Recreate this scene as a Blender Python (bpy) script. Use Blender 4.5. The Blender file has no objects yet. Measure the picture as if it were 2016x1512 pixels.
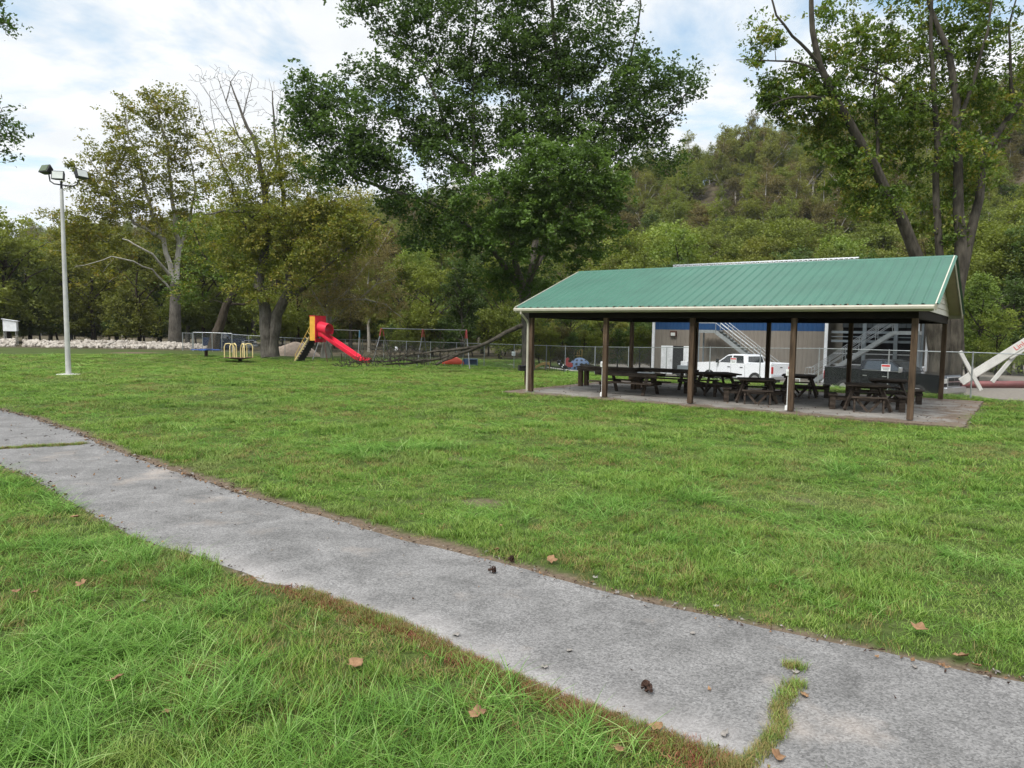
import bpy, bmesh, math, random
import numpy as np
from mathutils import Vector, Matrix
from math import sin, cos, radians, pi, hypot, atan2, sqrt

S = bpy.context.scene
COL = S.collection
# ------------------------------------------------------------------ camera
FPX, PITCH, ROLL, CAMH = 1398.0, radians(4.21), radians(0.89), 2.23
cam = bpy.data.cameras.new('camera'); camo = bpy.data.objects.new('camera', cam); COL.objects.link(camo)
cam.sensor_width = 36; cam.lens = 36 * FPX / 2016; cam.clip_end = 4000; cam.clip_start = 0.1
_R = Vector((1, 0, 0)); _F = Vector((0, cos(PITCH), -sin(PITCH))); _U = Vector((0, sin(PITCH), cos(PITCH)))
_X = _R * cos(ROLL) + _U * sin(ROLL); _Y = _U * cos(ROLL) - _R * sin(ROLL)
m = Matrix((_X, _Y, -_F)).transposed().to_4x4(); m.translation = (0, 0, CAMH); camo.matrix_world = m
S.camera = camo
# ------------------------------------------------------------------ world
SUN_EL, SUN_AZ = radians(52), radians(215)      # azimuth clockwise from +Y
w = bpy.data.worlds.new('World'); S.world = w; w.use_nodes = True
nt = w.node_tree; nt.nodes.clear(); N = nt.nodes; Lk = nt.links.new
def wn(t, **k):
    n = N.new(t)
    for a, b in k.items(): setattr(n, a, b)
    return n
out = wn('ShaderNodeOutputWorld'); bg = wn('ShaderNodeBackground'); Lk(bg.outputs[0], out.inputs[0])
sky = wn('ShaderNodeTexSky', sky_type='NISHITA', sun_disc=False, sun_elevation=SUN_EL, sun_rotation=SUN_AZ)
mul = wn('ShaderNodeVectorMath', operation='MULTIPLY'); Lk(sky.outputs[0], mul.inputs[0]); mul.inputs[1].default_value = (0.20, 0.235, 0.215)
tc = wn('ShaderNodeTexCoord'); sep = wn('ShaderNodeSeparateXYZ'); Lk(tc.outputs['Generated'], sep.inputs[0])
addz = wn('ShaderNodeMath', operation='ADD'); Lk(sep.outputs[2], addz.inputs[0]); addz.inputs[1].default_value = 0.16
dx = wn('ShaderNodeMath', operation='DIVIDE'); dy = wn('ShaderNodeMath', operation='DIVIDE')
Lk(sep.outputs[0], dx.inputs[0]); Lk(addz.outputs[0], dx.inputs[1]); Lk(sep.outputs[1], dy.inputs[0]); Lk(addz.outputs[0], dy.inputs[1])
cmb = wn('ShaderNodeCombineXYZ'); Lk(dx.outputs[0], cmb.inputs[0]); Lk(dy.outputs[0], cmb.inputs[1])
n1 = wn('ShaderNodeTexNoise'); n1.inputs['Scale'].default_value = 1.15; n1.inputs['Detail'].default_value = 9; n1.inputs['Roughness'].default_value = 0.58; n1.inputs['Distortion'].default_value = 0.4
Lk(cmb.outputs[0], n1.inputs['Vector'])
rmp = wn('ShaderNodeValToRGB'); rmp.color_ramp.elements[0].position = 0.35; rmp.color_ramp.elements[1].position = 0.49
rmp.color_ramp.elements[0].color = (0.1,) * 3 + (1,)
Lk(n1.outputs['Fac'], rmp.inputs[0])
n2 = wn('ShaderNodeTexNoise'); n2.inputs['Scale'].default_value = 2.6; n2.inputs['Detail'].default_value = 8; n2.inputs['Roughness'].default_value = 0.55
Lk(cmb.outputs[0], n2.inputs['Vector'])
crp = wn('ShaderNodeValToRGB'); crp.color_ramp.elements[0].position = 0.3; crp.color_ramp.elements[1].position = 0.68
crp.color_ramp.elements[0].color = (0.90, 0.94, 0.97, 1); crp.color_ramp.elements[1].color = (1.10, 1.11, 1.12, 1)
Lk(n2.outputs['Fac'], crp.inputs[0])
mx = wn('ShaderNodeMix', data_type='RGBA'); Lk(rmp.outputs[0], mx.inputs['Factor']); Lk(mul.outputs[0], mx.inputs['A']); Lk(crp.outputs[0], mx.inputs['B'])
# an overcast sky is brighter overhead than at the horizon
mr = wn('ShaderNodeMapRange'); Lk(sep.outputs[2], mr.inputs[0])
mr.inputs['From Min'].default_value = 0.42; mr.inputs['From Max'].default_value = 1.0; mr.inputs['To Min'].default_value = 1.0; mr.inputs['To Max'].default_value = 2.6
mb = wn('ShaderNodeVectorMath', operation='SCALE'); Lk(mx.outputs['Result'], mb.inputs[0]); Lk(mr.outputs[0], mb.inputs['Scale'])
Lk(mb.outputs[0], bg.inputs[0]); bg.inputs[1].default_value = 1.0
sd = bpy.data.lights.new('sun', 'SUN'); sd.energy = 3.8; sd.angle = radians(18); sd.color = (1, 0.96, 0.9)
so = bpy.data.objects.new('sun', sd); COL.objects.link(so)
dirv = Vector((sin(SUN_AZ) * cos(SUN_EL), cos(SUN_AZ) * cos(SUN_EL), sin(SUN_EL)))
so.rotation_euler = dirv.to_track_quat('Z', 'Y').to_euler(); so.location = (0, -20, 40)
S.view_settings.view_transform = 'Standard'; S.view_settings.look = 'None'; S.view_settings.gamma = 1; S.view_settings.exposure = 0.0
S.cycles.max_bounces = 6; S.cycles.diffuse_bounces = 3; S.cycles.glossy_bounces = 2; S.cycles.transmission_bounces = 4; S.cycles.transparent_max_bounces = 6

# ------------------------------------------------------------------ helpers
def ray(x, y):
    X = (x - 1008) / FPX; Y = (y - 756) / FPX
    a = X * cos(ROLL) + Y * sin(ROLL); b = X * sin(ROLL) - Y * cos(ROLL)
    return (a, cos(PITCH) + b * sin(PITCH), -sin(PITCH) + b * cos(PITCH))
def onz(x, y, z=0.0):
    r = ray(x, y); t = (z - CAMH) / r[2]; return Vector((r[0] * t, r[1] * t, z))
def aty(x, y, Y):
    r = ray(x, y); t = Y / r[1]; return Vector((r[0] * t, Y, CAMH + r[2] * t))
def ong(x, y):
    p = onz(x, y, 0)
    for _ in range(8): p = onz(x, y, float(gz(p.x, p.y)))
    return p
def sst(a, b, x):
    t = np.clip((np.asarray(x, float) - a) / (b - a), 0, 1); return t * t * (3 - 2 * t)
def snoise(x, y, s=1.0, seed=0.0):
    x = np.asarray(x, float) / s + seed * 3.17; y = np.asarray(y, float) / s - seed * 5.31
    v = np.sin(1.7 * x + 1.3 * np.sin(1.1 * y + seed)) + np.sin(1.9 * y + 1.1 * np.sin(1.4 * x - seed)) + 0.6 * np.sin(3.7 * x - 2.9 * y + 1.0) + 0.6 * np.sin(2.3 * x + 4.1 * y + 2.0) + 0.3 * np.sin(7.9 * x + 5.3 * y) + .3 * np.sin(6.1 * y - 8.3 * x)
    return v / 3.0
# the chain link fence line: right run, centre run
FA = np.array((17.04, 26.3)); FS = np.array((-1.686, 2.68)); GATE = FA + FS * 8.7
CREST = [(-700, 620, 48), (-420, 520, 46), (-290, 440, 44), (-150, 330, 36), (-50, 262, 34), (25, 238, 42), (58, 226, 46), (75, 216, 50), (130, 200, 60), (200, 170, 62), (300, 110, 62), (420, 20, 60), (430, -120, 70), (300, -230, 56), (60, -190, 46), (-200, -190, 44), (-420, -60, 44), (-560, 120, 40)]  # ridge behind the camera is unseen, added to block bright low sky
def crest_dist(x, y):
    x = np.asarray(x, float); y = np.asarray(y, float)
    best = np.full(x.shape, 1e9); hh = np.zeros(x.shape); sg = np.ones(x.shape)
    for (x0, y0, h0), (x1, y1, h1) in zip(CREST, CREST[1:]):
        dx, dy = x1 - x0, y1 - y0; L2 = dx * dx + dy * dy
        t = np.clip(((x - x0) * dx + (y - y0) * dy) / L2, 0, 1)
        d = np.hypot(x - x0 - t * dx, y - y0 - t * dy); s = dx * (y - y0) - dy * (x - x0)
        k = d < best
        best = np.where(k, d, best); hh = np.where(k, h0 + (h1 - h0) * t, hh); sg = np.where(k, np.sign(s), sg)
    return best, hh, sg
def gz(x, y):
    x = np.asarray(x, float); y = np.asarray(y, float)
    z = -0.42 * sst(28, 50, y) * (1 - 0.75 * sst(-18, -30, x))
    # the lot beyond the fence lies lower
    dd = ((x - FA[0]) * 2.68 + (y - FA[1]) * 1.686) / 3.166
    lot = sst(0.8, 5.0, dd) * sst(1.5, 5.0, x)
    z = z * (1 - lot) - 0.80 * lot
    z = z + 0.022 * snoise(x, y, 2.3, 1.0) * sst(60, 30, y) * (1 - lot)
    d, h, s = crest_dist(x, y)
    prof = sst(118, 0, d) ** 0.85
    hill = (h + 3 * snoise(x, y, 22, 2)) * np.where(s > 0, 1 - 0.25 * sst(0, 260, d), prof)
    return z + np.maximum(hill, 0) * sst(62, 100, np.hypot(x, y)) 

def tag(o, label=None, cat=None, group=None, kind=None):
    if label: o['label'] = label
    if cat: o['category'] = cat
    if group: o['group'] = group
    if kind: o['kind'] = kind
    return o
def link_mesh(name, verts, faces, mat, parent=None, smooth=False, loc=None, rz=0):
    me = bpy.data.meshes.new(name); me.from_pydata([tuple(v) for v in verts], [], faces); me.validate(); me.update()
    if mat is not None: me.materials.append(mat)
    if smooth: me.shade_smooth()
    o = bpy.data.objects.new(name, me); COL.objects.link(o)
    if loc is not None: o.location = loc
    o.rotation_euler[2] = rz
    if parent: o.parent = parent
    return o
class MB:
    def __init__(s): s.v = []; s.f = []
    def poly(s, pts, *faces):
        b = len(s.v); s.v += [tuple(p) for p in pts]
        for f in faces: s.f.append([b + i for i in f])
    def box(s, c, d, rz=0, M=None):
        x, y, z = d[0] / 2, d[1] / 2, d[2] / 2
        R = Matrix.Rotation(rz, 3, 'Z') if M is None else M
        pts = [Vector(c) + R @ Vector(p) for p in ((-x, -y, -z), (x, -y, -z), (x, y, -z), (-x, y, -z), (-x, -y, z), (x, -y, z), (x, y, z), (-x, y, z))]
        s.poly(pts, (0, 3, 2, 1), (4, 5, 6, 7), (0, 1, 5, 4), (1, 2, 6, 5), (2, 3, 7, 6), (3, 0, 4, 7)); return s
    def beam(s, a, b, w, h, up=(0, 0, 1)):
        a = Vector(a); b = Vector(b); d = b - a; L = d.length; d.normalize()
        sx = d.cross(Vector(up))
        if sx.length < 1e-3: sx = d.cross(Vector((1, 0, 0)))
        sx.normalize(); uz = sx.cross(d)
        M = Matrix((d, sx, uz)).transposed()
        return s.box((a + b) / 2, (L, w, h), M=M)
    def tube(s, pts, r, n=8, cap=True):
        P = [Vector(p) for p in pts]; rs = r if isinstance(r, (list, tuple)) else [r] * len(P)
        b = len(s.v); prev = None
        for i, p in enumerate(P):
            d = (P[min(i + 1, len(P) - 1)] - P[max(i - 1, 0)]).normalized()
            if prev is None:
                a = d.cross(Vector((0, 0, 1)));
                if a.length < 0.05: a = d.cross(Vector((1, 0, 0)))
            else: a = prev - d * prev.dot(d)
            a.normalize(); prev = a; c = d.cross(a)
            for k in range(n):
                t = 2 * pi * k / n; s.v.append(tuple(p + (a * cos(t) + c * sin(t)) * rs[i]))
        for i in range(len(P) - 1):
            for k in range(n):
                k2 = (k + 1) % n
                s.f.append([b + i * n + k, b + i * n + k2, b + (i + 1) * n + k2, b + (i + 1) * n + k])
        if cap: s.f.append([b + k for k in range(n)][::-1]); s.f.append([b + (len(P) - 1) * n + k for k in range(n)])
        return s
    def prism(s, prof, a, b, M=None, org=(0, 0, 0)):
        """profile points (x,z) extruded along y from a to b"""
        n = len(prof); M = M or Matrix.Identity(3); o = Vector(org)
        pts = [o + M @ Vector((p[0], a, p[1])) for p in prof] + [o + M @ Vector((p[0], b, p[1])) for p in prof]
        s.poly(pts, list(range(n)), [n + i for i in range(n)][::-1], *[(i, n + i, n + (i + 1) % n, (i + 1) % n) for i in range(n)]); return s
    def disc(s, c, r, h, n=24, axis=(0, 0, 1)):
        a = Vector(axis).normalized(); return s.tube([Vector(c) - a * h / 2, Vector(c) + a * h / 2], r, n)
    def build(s, name, mat, parent=None, smooth=False, bevel=0, loc=None, rz=0):
        o = link_mesh(name, s.v, s.f, mat, parent, False, loc, rz)
        if smooth:
            o.data.shade_smooth()
            try: o.data.set_sharp_from_angle(angle=radians(40))
            except Exception: pass
        if bevel:
            md = o.modifiers.new('bevel', 'BEVEL'); md.width = bevel; md.segments = 2; md.limit_method = 'ANGLE'
        return o
def thing(name, label, cat, loc=(0, 0, 0), rz=0, group=None):
    o = bpy.data.objects.new(name, None); COL.objects.link(o); o.location = loc; o.rotation_euler[2] = rz; o.empty_display_size = .2
    return tag(o, label, cat, group)
def kids(o): return [c for c in bpy.data.objects if c.parent == o]
def copy_tree(o, parent=None):
    ch = kids(o); c = o.copy(); COL.objects.link(c); c.parent = parent
    for k in ch: copy_tree(k, c)
    return c

# ------------------------------------------------------------------ materials
def new_mat(name):
    m = bpy.data.materials.new(name); m.use_nodes = True; n = m.node_tree; b = n.nodes['Principled BSDF']; return m, n, b
def mat(name, col, rough=0.6, metal=0.0, var=0.12, scale=3.0, bump=0.0, spec=0.4, col2=None, detail=6):
    """solid colour with a noise-driven mottling in object space"""
    m, n, b = new_mat(name); N = n.nodes; L = n.links.new
    tc = N.new('ShaderNodeNewGeometry'); no = N.new('ShaderNodeTexNoise'); no.inputs['Scale'].default_value = scale; no.inputs['Detail'].default_value = detail
    L(tc.outputs['Position'], no.inputs['Vector'])
    r = N.new('ShaderNodeValToRGB'); r.color_ramp.elements[0].position = 0.3; r.color_ramp.elements[1].position = 0.7
    c = col; c2 = col2 or tuple(min(1, x * (1 + var)) for x in c); c1 = tuple(x * (1 - var) for x in c) if not col2 else c
    r.color_ramp.elements[0].color = (*c1, 1); r.color_ramp.elements[1].color = (*c2, 1)
    L(no.outputs['Fac'], r.inputs[0]); L(r.outputs[0], b.inputs['Base Color'])
    b.inputs['Roughness'].default_value = rough; b.inputs['Metallic'].default_value = metal; b.inputs['Specular IOR Level'].default_value = spec
    if bump:
        bp = N.new('ShaderNodeBump'); bp.inputs['Strength'].default_value = bump; bp.inputs['Distance'].default_value = .02
        L(no.outputs['Fac'], bp.inputs['Height']); L(bp.outputs[0], b.inputs['Normal'])
    return m
def wood_mat(name, c1, c2, sc=(2, 2, 30), rough=.8):
    m, n, b = new_mat(name); N = n.nodes; L = n.links.new
    tc = N.new('ShaderNodeTexCoord'); mp = N.new('ShaderNodeMapping'); mp.inputs['Scale'].default_value = sc
    no = N.new('ShaderNodeTexNoise'); no.inputs['Scale'].default_value = 1.0; no.inputs['Detail'].default_value = 8; no.inputs['Roughness'].default_value = .65
    L(tc.outputs['Object'], mp.inputs[0]); L(mp.outputs[0], no.inputs['Vector'])
    r = N.new('ShaderNodeValToRGB'); r.color_ramp.elements[0].position = .32; r.color_ramp.elements[1].position = .68
    r.color_ramp.elements[0].color = (*c1, 1); r.color_ramp.elements[1].color = (*c2, 1)
    L(no.outputs['Fac'], r.inputs[0]); L(r.outputs[0], b.inputs['Base Color']); b.inputs['Roughness'].default_value = rough; b.inputs['Specular IOR Level'].default_value = .15
    bp = N.new('ShaderNodeBump'); bp.inputs['Strength'].default_value = .35; bp.inputs['Distance'].default_value = .01
    L(no.outputs['Fac'], bp.inputs['Height']); L(bp.outputs[0], b.inputs['Normal'])
    return m
def bark_mat(name, c1, c2, sc=9.0):
    m, n, b = new_mat(name); N = n.nodes; L = n.links.new
    tc = N.new('ShaderNodeTexCoord'); mp = N.new('ShaderNodeMapping'); mp.inputs['Scale'].default_value = (1, 1, .22)
    no = N.new('ShaderNodeTexNoise'); no.inputs['Scale'].default_value = sc; no.inputs['Detail'].default_value = 9; no.inputs['Roughness'].default_value = .7
    n2 = N.new('ShaderNodeTexNoise'); n2.inputs['Scale'].default_value = 1.1; n2.inputs['Detail'].default_value = 4
    L(tc.outputs['Object'], mp.inputs[0]); L(mp.outputs[0], no.inputs['Vector']); L(tc.outputs['Object'], n2.inputs['Vector'])
    r = N.new('ShaderNodeValToRGB'); r.color_ramp.elements[0].position = .35; r.color_ramp.elements[1].position = .68
    r.color_ramp.elements[0].color = (*c1, 1); r.color_ramp.elements[1].color = (*c2, 1)
    mm = N.new('ShaderNodeMath'); mm.operation = 'MULTIPLY_ADD'; L(no.outputs['Fac'], mm.inputs[0]); mm.inputs[1].default_value = .6
    m3 = N.new('ShaderNodeMath'); m3.operation = 'MULTIPLY'; L(n2.outputs['Fac'], m3.inputs[0]); m3.inputs[1].default_value = .4; L(m3.outputs[0], mm.inputs[2])
    L(mm.outputs[0], r.inputs[0]); L(r.outputs[0], b.inputs['Base Color']); b.inputs['Roughness'].default_value = .9; b.inputs['Specular IOR Level'].default_value = .15
    bp = N.new('ShaderNodeBump'); bp.inputs['Strength'].default_value = .9; bp.inputs['Distance'].default_value = .05
    L(no.outputs['Fac'], bp.inputs['Height']); L(bp.outputs[0], b.inputs['Normal'])
    return m
def leaf_mat(name, cols, trans=.35, objvar=0.0):
    """cols: ramp colours picked by the leaf's own tint value"""
    m, n, b = new_mat(name); N = n.nodes; L = n.links.new
    at = N.new('ShaderNodeAttribute'); at.attribute_name = 'tint'
    r = N.new('ShaderNodeValToRGB'); cr = r.color_ramp
    for i, c in enumerate(cols):
        p = i / (len(cols) - 1)
        e = cr.elements[i] if i < 2 else cr.elements.new(p)
        e.position = p
    for i, c in enumerate(cols): cr.elements[i].color = (*c, 1)
    src = at.outputs['Fac']
    if objvar:
        oi = N.new('ShaderNodeObjectInfo'); mo = N.new('ShaderNodeMath'); mo.operation = 'MULTIPLY_ADD'
        L(oi.outputs['Random'], mo.inputs[0]); mo.inputs[1].default_value = objvar; 
        sc = N.new('ShaderNodeMath'); sc.operation = 'MULTIPLY'; L(src, sc.inputs[0]); sc.inputs[1].default_value = 1 - objvar
        L(sc.outputs[0], mo.inputs[2]); src = mo.outputs[0]
    L(src, r.inputs[0])
    n.nodes.remove(b)
    d = N.new('ShaderNodeBsdfDiffuse'); t = N.new('ShaderNodeBsdfTranslucent'); g = N.new('ShaderNodeBsdfGlossy'); g.inputs['Roughness'].default_value = .6
    L(r.outputs[0], d.inputs[0])
    hs = N.new('ShaderNodeHueSaturation'); hs.inputs['Saturation'].default_value = 1.15; hs.inputs['Value'].default_value = 1.25; L(r.outputs[0], hs.inputs['Color']); L(hs.outputs[0], t.inputs[0])
    a = N.new('ShaderNodeMixShader'); a.inputs[0].default_value = trans; L(d.outputs[0], a.inputs[1]); L(t.outputs[0], a.inputs[2])
    c = N.new('ShaderNodeMixShader'); c.inputs[0].default_value = .02; L(a.outputs[0], c.inputs[1]); L(g.outputs[0], c.inputs[2])
    L(c.outputs[0], N['Material Output'].inputs[0])
    return m
M = {}
M['galv'] = mat('galvanised steel', (.33, .35, .36), .45, .6, .15, 6)
M['wire'] = mat('fence wire', (.17, .185, .185), .6, .0, .1, 2)
M['pole'] = mat('weathered grey pole', (.47, .47, .46), .55, .2, .12, 3)
M['black'] = mat('black plastic', (.015, .015, .017), .5)
M['glass'] = mat('dark glass', (.02, .024, .028), .05, 0, .1, 2, spec=1.0)
M['lampglass'] = mat('pale lamp glass', (.55, .57, .55), .2)
M['lampglass_green'] = mat('greenish lamp glass', (.06, .09, .04), .2)
M['swingsteel'] = mat('dull old swing steel', (.17, .175, .18), .6, .3, .15, 5)
M['post'] = wood_mat('brown weathered post wood', (.03, .02, .013), (.13, .088, .058), (9, 9, 1.2))
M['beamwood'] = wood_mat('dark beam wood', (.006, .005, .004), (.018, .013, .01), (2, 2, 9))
M['tablewood'] = wood_mat('old dark table wood', (.018, .013, .01), (.10, .078, .062), (3, 14, 14))
M['cream'] = mat('cream trim', (.46, .435, .36), .5, 0, .08, 4)
M['conduit'] = mat('white conduit', (.66, .67, .66), .5)
M['bwhite'] = mat('white painted metal', (.72, .74, .76), .45)
M['red'] = mat('faded red plastic', (.62, .02, .05), .35, 0, .18, 2.5)
M['yellow'] = mat('yellow painted panel', (.62, .33, .04), .5, 0, .15, 3)
M['yrail'] = mat('yellow painted rail', (.66, .42, .08), .5)
M['crail'] = mat('cream painted rail', (.72, .58, .28), .5)
M['blue'] = mat('blue painted steel', (.02, .08, .35), .4)
M['teal'] = mat('blue elbow paint', (.06, .16, .24), .5)
M['redpaint'] = mat('faded red elbow paint', (.32, .05, .05), .6)
M['rust'] = mat('rusty brown steel', (.07, .03, .02), .8, 0, .3, 10)
M['bark'] = bark_mat('grey brown bark', (.03, .026, .021), (.165, .15, .13))
M['barkdark'] = bark_mat('dark bark', (.022, .017, .013), (.10, .08, .06))
M['bark_mid'] = bark_mat('dark ridged bark', (.014, .012, .009), (.105, .094, .074), 6.0)
M['barkpale'] = bark_mat('pale sycamore bark', (.16, .14, .11), (.50, .48, .44), 3.5)
M['bark_ivory'] = bark_mat('weathered dead wood', (.07, .055, .042), (.22, .185, .15))

# ------------------------------------------------------------------ ground
PUP = [(-260, 772), (-60, 799), (0, 808), (60, 822), (150, 852), (215, 885), (330, 925), (480, 975), (640, 1020), (780, 1060), (950, 1100), (1100, 1140), (1250, 1180), (1420, 1215), (1600, 1255), (1800, 1300), (2016, 1345), (2400, 1430)]
PLO = [(-700, 905), (-300, 905), (-20, 912), (55, 935), (120, 975), (200, 1022), (262, 1058), (340, 1085), (420, 1106), (510, 1145), (600, 1166), (700, 1200), (800, 1238), (900, 1286), (1000, 1330), (1100, 1372), (1200, 1410), (1300, 1447), (1400, 1482), (1470, 1510), (1600, 1570), (1900, 1690), (2300, 1900)]
def wob(pts, amp, seed, step=.16):
    rnd = random.Random(seed); P = [onz(*p) for p in pts]; o = []
    for a, b in zip(P, P[1:]):
        n = max(1, int((b - a).length / step))
        for i in range(n):
            q = a.lerp(b, i / n); o.append(Vector((q.x + rnd.uniform(-amp, amp), q.y + rnd.uniform(-amp, amp), 0)))
    return o + [P[-1]]
UP = wob(PUP, .018, 1); LO = wob(PLO, .022, 2)
for P_, e_ in ((UP, (1.0, -.62)), (LO, (1.0, -.62))):
    q_ = P_[-1].copy(); [P_.append(q_ + Vector((e_[0], e_[1], 0)) * k_) for k_ in range(1, 13)]
POLY = np.array([(p.x, p.y) for p in UP] + [(p.x, p.y) for p in LO[::-1]])
def inside(x, y, poly):
    x = np.asarray(x); y = np.asarray(y); c = np.zeros(x.shape, bool)
    for (x0, y0), (x1, y1) in zip(poly, np.roll(poly, -1, axis=0)):
        k = ((y0 > y) != (y1 > y)); 
        if y0 == y1: continue
        c ^= k & (x < (x1 - x0) * (y - y0) / (y1 - y0) + x0)
    return c
def dist_line(x, y, L):
    b = np.full(np.shape(x), 1e9)
    for a, c in zip(L, L[1:]):
        dx, dy = c[0] - a[0], c[1] - a[1]; l2 = dx * dx + dy * dy + 1e-12
        t = np.clip(((x - a[0]) * dx + (y - a[1]) * dy) / l2, 0, 1)
        b = np.minimum(b, np.hypot(x - a[0] - t * dx, y - a[1] - t * dy))
    return b
UPc = [tuple(onz(*p)[:2]) for p in PUP] + [tuple(UP[-1][:2])]; LOc = [tuple(onz(*p)[:2]) for p in PLO] + [tuple(LO[-1][:2])]
# pavilion frame
PU = Vector((cos(.6277), -sin(.6277), 0)); PV = Vector((sin(.6277), cos(.6277), 0)); PO = Vector((10.56, 18.72, 0)); PRZ = -.6277
BAY, PT = 3.049, 8.063
def pav(s, t, z=0): return PO + PU * s + PV * t + Vector((0, 0, z))
SL = (-13.1, 1.25, -.62, 8.6)
def pav_st(x, y):
    dx = x - PO.x; dy = y - PO.y; return dx * PU.x + dy * PU.y, dx * PV.x + dy * PV.y
def bare_at(x, y):
    """0 grass .. 1 bare dirt"""
    x = np.asarray(x, float); y = np.asarray(y, float)
    nz = snoise(x, y, .22, 3) * .5 + .5; nb = snoise(x, y, .9, 4) * .5 + .5
    dU = dist_line(x, y, UPc); dL = dist_line(x, y, LOc)
    far = sst(5, 9, y)
    wU = .07 + .14 * nz + far * (.02 + .26 * nb); b = sst(1.0, .55, dU / wU)
    wL = .02 + .05 * nz; b = np.maximum(b, sst(1.0, .55, dL / wL))
    s, t = pav_st(x, y)
    ds = np.maximum(np.maximum(SL[0] - s, s - SL[1]), np.maximum(SL[2] - t, t - SL[3]))
    b = np.maximum(b, sst(.45, .05, ds + .5 * nb))
    for (cx, cy, rr, k) in ((-20.0, 32.0, .55, 1), (1.2, 46, 1.1, 1), (-.35, 9.2, .42, .75), (-.9, 12.2, .35, .7), (3.9, 9.5, .4, .5), (-33, 62, 3.2, .95), (-1.3, 33.5, .45, .5), (-14, 48.6, 1.2, .4)):
        b = np.maximum(b, k * sst(1.0, .6, np.hypot(x - cx, (y - cy)) / rr + .3 * nz))
    return b
xs = np.unique(np.concatenate([np.linspace(-900, -60, 60), np.linspace(-60, -24, 46), np.linspace(-24, 20, 400), np.linspace(20, 110, 90), np.linspace(110, 900, 60)]))
ys = np.unique(np.concatenate([np.linspace(-600, -20, 40), np.linspace(-20, 0, 5), np.linspace(0, 3, 12), np.linspace(3, 14, 150), np.linspace(14, 32, 130), np.linspace(32, 80, 70), np.linspace(80, 330, 110), np.linspace(330, 1200, 40)]))
GX, GY = np.meshgrid(xs, ys); GZ = gz(GX, GY)
nx, ny = len(xs), len(ys)
me = bpy.data.meshes.new('ground'); co = np.stack([GX, GY, GZ], -1).reshape(-1, 3)
ii = (np.arange(ny - 1)[:, None] * nx + np.arange(nx - 1)[None, :]).reshape(-1)
fc = np.stack([ii, ii + 1, ii + nx + 1, ii + nx], -1)
def np_mesh(me, co, fc):
    me.vertices.add(len(co)); me.vertices.foreach_set('co', co.astype(np.float32).ravel())
    k = fc.shape[1]; me.loops.add(fc.size); me.loops.foreach_set('vertex_index', fc.astype(np.int32).ravel())
    me.polygons.add(len(fc)); me.polygons.foreach_set('loop_start', np.arange(0, fc.size, k, dtype=np.int32))
    try: me.polygons.foreach_set('loop_total', np.full(len(fc), k, np.int32))
    except Exception: pass
    me.update(calc_edges=True)
np_mesh(me, co, fc); me.shade_smooth()
fx, fy = GX.ravel(), GY.ravel()
bare = np.where((fy < 70) & (np.abs(fx) < 60) & (fy > -5), bare_at(fx, fy), 0)
dd = ((fx - FA[0]) * 2.68 + (fy - FA[1]) * 1.686) / 3.166
lotm = sst(1.2, 3.0, dd + snoise(fx, fy, 1.2) * .6) * sst(6.0, 9.5, fx + 1.5 * snoise(fx, fy, 2.5)) * sst(110, 90, fy)
cd, ch, sg = crest_dist(fx, fy)
wood = np.maximum(sst(150, 110, cd), sst(66, 74, fy) * (1 - lotm))
lawn = np.stack([bare, lotm, wood, np.ones_like(bare)], -1)
ca = me.color_attributes.new('zones', 'FLOAT_COLOR', 'POINT'); ca.data.foreach_set('color', lawn.astype(np.float32).ravel())
go = bpy.data.objects.new('ground', me); COL.objects.link(go); tag(go, 'green mown lawn with worn dirt edges', 'ground', kind='structure')
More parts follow.
